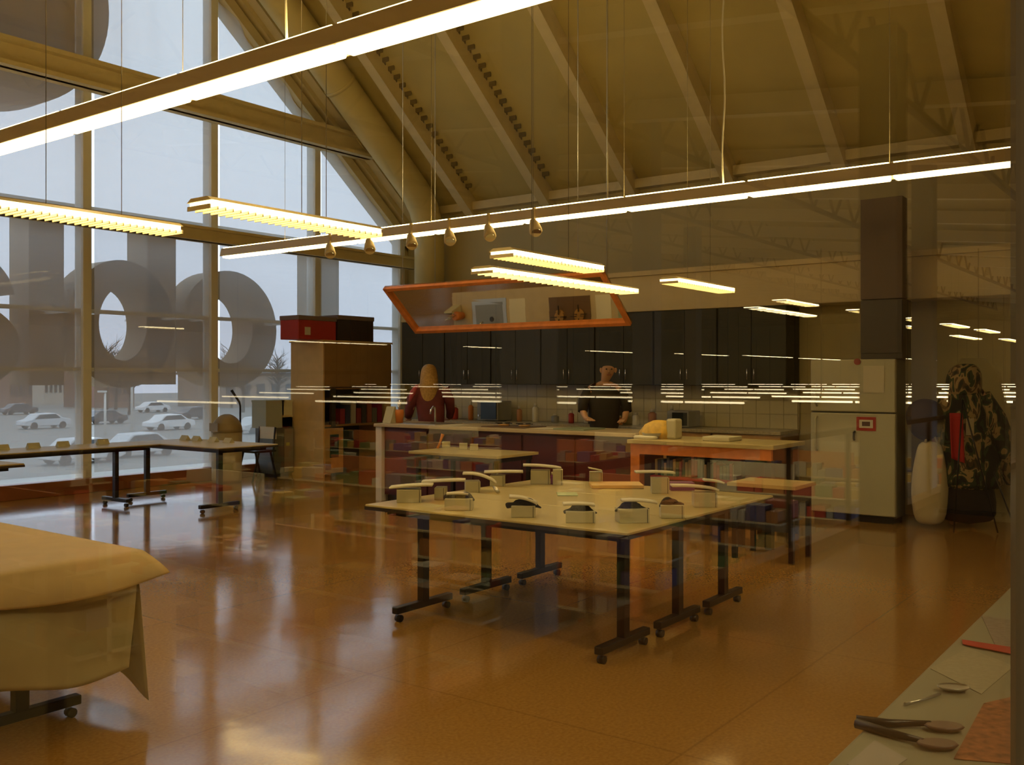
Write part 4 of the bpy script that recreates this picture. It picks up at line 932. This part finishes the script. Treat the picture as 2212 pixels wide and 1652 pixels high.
def car(px, py, m, label, ang=0.0):
    p = onz(px, py, GZ); t = thing('car', label, 'car', tuple(p), 'parked cars outside'); x, y, z = p
    L, Wd = 4.4, 1.75
    prof = [(-2.2, .35), (-2.15, .75), (-1.5, .88), (-.9, 1.38), (.7, 1.42), (1.4, .98), (2.1, .85), (2.2, .4), (1.9, .28), (-1.9, .28)]
    part('car_body', MB().prism([(x+a, z+b) for a, b in prof], y-Wd/2, y+Wd/2), m, t, bevel=.06, fix=True)
    part('side_window', MB().prism([(x-1.25, z+.92), (x-.82, z+1.3), (x+.65, z+1.34), (x+1.15, z+.96)], y-Wd/2-.02, y+Wd/2+.02), mat('car_glass', (.06, .07, .08), .15), t, fix=True)
    for a in (-1.35, 1.35):
        for b in (-1, 1): part('wheel', MB().path([(x+a, y+b*.8-.1, z+.32), (x+a, y+b*.8+.1, z+.32)], .32, 16), blackm, t)
silver = mat('car_silver', (.62, .64, .66), .3); carw = mat('car_white', (.85, .85, .85), .3); dark = mat('car_dark', (.08, .08, .09), .3)
for (px, py, m, lab) in ((95, 925, silver, 'silver car parked outside below the backwards b, on the left'), (365, 928, carw, 'white car parked outside between the bright slits'), (175, 1000, silver, 'silver car parked outside nearest, left of the first slit'), (225, 915, dark, 'dark car parked outside just right of the first bright slit'), (560, 935, silver, 'silver car parked outside behind the domed bin'), (40, 895, dark, 'dark car parked outside at the far left'), (420, 905, dark, 'dark car parked outside in the farther row, centre'), (300, 985, silver, 'silver car parked outside nearest, behind the table corner'), (330, 890, carw, 'white car parked outside in the farthest row')):
    car(px, py, m, lab)
def bldg(x0, x1, yy, h, m, lab):
    t = thing('distant_building', lab, 'building', ((x0+x1)/2, yy, GZ))
    part('wall', MB().box((x0, yy, GZ), (x1, yy+12, GZ+h)), m, t)
    part('roof', MB().box((x0-.4, yy-.4, GZ+h), (x1+.4, yy+12.4, GZ+h+.4)), mat('roof_dark', (.12, .10, .09), .8), t)
    n = 5
    for i in range(n):
        a = x0+(x1-x0)*(i+.25)/n; b = x0+(x1-x0)*(i+.75)/n
        part('window', MB().box((a, yy-.1, GZ+h*.35), (b, yy, GZ+h*.7)), mat('car_glass', (.06, .07, .08), .15), t)
bb = mat('brick_far', (.24, .14, .10), .9)
for (px0, px1, Y, h, m, lab) in ((20, 70, 150, 5.6, bb, 'low brick building far outside below the letter a'), (95, 145, 168, 6.0, mat('wall_far', (.5, .44, .36), .9), 'cream building far outside below the left letter l'), (225, 290, 140, 6.2, bb, 'brick building far outside below the backwards b'), (480, 640, 130, 5.2, mat('wall_far2', (.34, .26, .2), .9), 'long tan building far outside below the letter o')):
    bldg(ony(px0, 815, Y).x, ony(px1, 815, Y).x, Y, h, m, lab)
bark = mat('bark', (.12, .09, .07), .9)
for i, (px, Y, h) in enumerate(((230, 120, 9), (250, 132, 8), (280, 112, 7.5), (500, 124, 9), (525, 108, 7.5), (600, 116, 8))):
    p = ony(px, 815, Y); t = thing('bare_tree', 'bare tree far outside, %s' % ['left in the hole of the backwards b', 'middle of the hole of the backwards b', 'right in the hole of the backwards b', 'left in the hole of the o', 'right in the hole of the o', 'right of the letter o'][i], 'tree', (p.x, p.y, GZ), 'bare trees outside')
    rnd = random.Random(i); part('trunk', MB().path([(p.x, p.y, GZ+.005), (p.x+.2, p.y, GZ+h*.5), (p.x, p.y, GZ+h)], [.25, .16, .04], 7), bark, t)
    mb = MB()
    for k in range(60):
        z = GZ+h*rnd.uniform(.3, .95); a = rnd.uniform(0, 6.3); l = h*.25*rnd.uniform(.5, 1)
        q = Vector((p.x, p.y, z)); e = q+Vector((math.cos(a)*l, math.sin(a)*l, l*.8)); mb.path([q, q.lerp(e, .5)+UP*.2, e], [.07, .04, .01], 4)
        for _ in range(3):
            e2 = e+Vector((rnd.uniform(-1, 1), rnd.uniform(-1, 1), rnd.uniform(.2, 1)))*.8; mb.path([q.lerp(e, .6), e2], [.03, .01], 3)
    part('branches', mb, bark, t, kind='stuff')
for i, (px, h) in enumerate(((227, 3.5), (285, 9.5))):
    p = ony(px, 900, 75); t = thing('lamp_post', ['short pale lamp post outside right of the first bright slit', 'tall thin lamp post outside in the hole of the backwards b'][i], 'lamp post', (p.x, p.y, GZ))
    part('pole', MB().path([(p.x, p.y, GZ), (p.x, p.y, GZ+h)], [.12, .08], 8), alum, t)
    part('lamp_head', MB().box((p.x-.6, p.y-.12, GZ+h), (p.x+.1, p.y+.12, GZ+h+.15)), alum, t)
# ------------------------------------------------------------------ the shop behind the camera, seen as a reflection in the pane
def M(p): return Vector((p.x, 2*G-p.y, p.z))
SF = -2.7
struct('floor_gallery', MB().box((-6, -2.35, -.3), (60, G-.02, 0)), mat('gallery_floor', (.16, .08, .03), .35, noise=.1))
struct('floor_shop', MB().box((-6, -110, SF-.2), (110, -2.5, SF)), mat('shop_floor', (.40, .30, .14), .3, noise=.1, nscale=.5))
sce = struct('ceiling_shop', MB().prismx([(G-.1, 5.2), (-20, 7.6), (-110, 7.6), (-110, 8), (-20, 8), (G-.1, 5.8)], -6, 110), mat('shop_deck', (.40, .30, .10), .8, noise=.3, nscale=.8), fix=True)
struct('wall_shop_far', MB().box((-6, -110, SF), (110, -109.6, 8)), mat('shop_wall', (.50, .40, .20), .8))
struct('wall_shop_end', MB().box((109.6, -110, SF), (110, G, 8)), MATS['shop_wall'])
struct('wall_shop_near', MB().box((-6.3, -110, SF), (-5.9, G, 8)), MATS['shop_wall'])
struct('wall_shop_side', MB().box((13.5, G-.1, SF), (110, G+.1, 8)), MATS['shop_wall'])
for k in range(16):
    x = 1+k*4.2
    part('roof_beam', MB().prismx([(G, 5.15), (-20, 7.5), (-20, 7.15), (G, 4.85)], x, x+.22), mat('white_beam', (.72, .62, .34), .6), sce, fix=True)
tru = mat('truss_dark', (.14, .09, .04), .7)
for k in range(5):
    y = -2.6-k*4.5; mb = MB(); zt = 5.4+.12*(-y); 
    mb.bar((-5, y, zt), (70, y, zt), .12, .1); mb.bar((-5, y, zt-.8), (70, y, zt-.8), .10, .08)
    for i in range(50):
        x = -5+i*1.5; mb.bar((x, y, zt-.8), (x+.75, y, zt), .05, .05); mb.bar((x+.75, y, zt), (x+1.5, y, zt-.8), .05, .05)
    part('roof_truss', mb, tru, sce)
# gallery railing
rl = thing('gallery_railing', 'dark railing with glass infill along the gallery edge, mirrored in the pane', 'railing', (8, -2.42, 0))
part('kerb', MB().box((-6, -2.52, 0), (60, -2.35, .10)), brownp, rl)
part('handrail', MB().box((-6, -2.47, 1.0), (60, -2.41, 1.05)), mat('rail_brown', (.08, .06, .05), .4), rl)
for k in range(14):
    part('post', MB().box((k*1.6-.02, -2.46, .1), (k*1.6+.02, -2.42, 1.0)), mat('rail_brown', (.08, .06, .05), .4), rl)
solo('gallery_column', MB().box((9.15, -2.2, .0), (9.5, -1.86, 4.8)), mat('column_dark', (.06, .045, .03), .7), 'dark square column on the gallery, mirrored over the fridge', 'column')
ds = thing('reflection_blocker', 'dark round topped blocker added on the gallery, darkening the reflection behind the camouflage coat', 'stand', (12.0, -1.8, 0))  # added to keep bright shop reflections off the camouflage figure
part('board', MB().prismx([(-2.12, .04), (-1.42, .04), (-1.40, 1.0), (-1.52, 1.62), (-1.66, 1.77), (-1.88, 1.77), (-2.0, 1.62), (-2.06, 1.0)], 11.92, 12.12), mat('column_dark', (.06, .045, .03), .7), ds, fix=True)
part('foot', MB().box((11.8, -2.1, 0), (12.25, -1.45, .04)), blackm, ds)
for (x, y, wd, dp, zt) in ((5.6, -3.4, .3, .3, 6), (14, -7, .35, .35, 6), (18, -3.6, .35, .35, 6), (26, -12, .4, .4, 6)):
    solo('shop_column', MB().box((x, y-dp, SF), (x+wd, y, zt)), mat('column_grey', (.16, .15, .13), .6), 'square grey shop column beyond the gallery railing, mirrored in the pane', 'column', 'shop columns')
# upper louvred lamps in the shop (parallel to X)
shl = [(1590, 667, 1780, 683, 1.5), (1672, 650, 1765, 661, 1.7), (1835, 671, 1900, 679, 1.5), (1945, 689, 2010, 696, 1.5), (1945, 706, 1995, 711, 1.5), (2040, 701, 2085, 708, 1.5), (2050, 726, 2122, 733, 1.5), (2113, 713, 2152, 719, 1.5), (2165, 733, 2205, 739, 1.5), (1015, 749, 1160, 756, 1.5), (1285, 758, 1387, 764, 1.5), (1475, 764, 1557, 769, 1.5), (1628, 768, 1690, 773, 1.5), (1745, 774, 1797, 778, 1.5), (1965, 775, 2010, 779, 1.5), (618, 738, 842, 745, 1.5), (325, 706, 372, 712, 1.5)]
shw = ['left of the fridge cupboard, larger one', 'left of the fridge cupboard, upper smaller one', 'touching the left edge of the boxed post', 'right of the boxed post, upper one', 'right of the boxed post, lower one', 'above the camouflage coat, upper left one', 'above the camouflage coat, large one', 'above the camouflage coat, small right one', 'at the far right beside the frame', 'over the wall cabinets, leftmost', 'over the bald person', 'over the preparation counter, left one', 'over the preparation counter, right one', 'along the top of the fridge', 'between fridge and camouflage coat', 'along the top of the tall beech cupboard', 'over the backwards b']
for li, (a, b, c, d, h) in enumerate(shl):
    t = louvre(a, b, c, d, h, 'lit shop lamp mirrored in the pane, '+shw[li], .35 if h > 1 else .3, mir=True, group='upper shop lamps')
# rows of lower shop lamps (parallel to Y) hung over the sales floor
proto = None
lz = .9
for (yy, L, step, off) in ((868, 250, 345, 340), (857.5, 190, 240, 480), (849, 150, 192, 560), (841.5, 120, 160, 620), (835.5, 90, 122, 640), (830.5, 62, 96, 660)):
    Z = (H-lz)*F/(yy-CY); x = off
    while x < 2230:
        if not (1230 < x+L/2 < 1245):
            p = M(W(x, yy, Z))
            if proto is None:
                proto = thing('shop_lamp', 'one of the many lit strip lamps over the sales floor, mirrored in the pane', 'lamp', (0, 0, 0), 'lower shop lamps')
                part('lamp_housing', MB().box((-.09, 0, .05), (.09, 3.3, .10)), MATS['lamp_reflector'], proto)
                for s in (0, 1): part('diffuser', MB().box((-.05, .05+1.65*s, .0), (.05, 1.6+1.65*s, .05)), tube_l, proto)
                part('suspension_wire', MB().box((-.01, .8, .12), (.01, .82, 4.0)), blackm, proto)
                o = proto
            else: o = copytree(proto)
            o.location = (p.x, p.y, lz)
        x += step+random.uniform(-14, 14)
# gondolas with goods
gcols = [(.45, .05, .03), (.6, .4, .1), (.12, .2, .08), (.55, .5, .4), (.1, .1, .25), (.5, .2, .05), (.3, .3, .28)]
gshell = mat('gondola_shell', (.62, .54, .34), .6)
for gi, (x, y) in enumerate([(8+4.0*i, -8-7.5*j) for j in range(4) for i in range(6)]):
    t = thing('shop_shelving', 'double sided shop shelving filled with goods on the sales floor, mirrored in the pane', 'shelving', (x, y, SF), 'shop shelving rows')
    part('back_board', MB().box((x-.04, y-2.6, SF), (x+.04, y+2.6, SF+2.0)), gshell, t)
    mb = MB(); gm_ = [MB() for _ in gcols]
    for k in range(5):
        z = SF+.1+k*.42; mb.box((x-.5, y-2.6, z), (x+.5, y+2.6, z+.03))
        for sx in (-1, 1):
            yy = y-2.55
            while yy < y+2.4:
                w1 = random.uniform(.12, .5); h1 = random.uniform(.15, .33); random.choice(gm_).box((x+sx*.1, yy, z+.03), (x+sx*.45, yy+w1-.02, z+.03+h1)); yy += w1
    part('shelf_boards', mb, gshell, t, kind='stuff')
    for ci, g2 in enumerate(gm_): part('goods', g2, mat('goods_%d' % ci, gcols[ci], .5), t, kind='stuff')
    part('price_header', MB().box((x-.03, y-1.2, SF+2.0), (x+.03, y+1.2, SF+2.4)), mat('header_%d' % (gi % 2), [(.5, .16, .05), (.6, .55, .4)][gi % 2], .5), t)
# far shop fascia with bright windows
fa = thing('shop_fascia', 'cream fascia block with dark trimmed openings across the sales floor', 'fascia', (45, -60, SF))
part('fascia_board', MB().box((34, -61, SF+2.2), (60, -60, SF+5.4)), mat('fascia_cream', (.62, .50, .26), .7), fa)
part('dark_trim', MB().box((33.8, -60.1, SF+4.5), (60.2, -59.9, SF+4.8)), tru, fa)
for k in range(5): part('poster', MB().box((36+k*4.5, -59.98, SF+2.6), (38.4+k*4.5, -59.9, SF+4.0)), mat('poster_%d' % k, [(.2, .25, .3), (.3, .3, .25), (.18, .2, .22), (.35, .2, .15), (.2, .3, .2)][k], .6), fa)
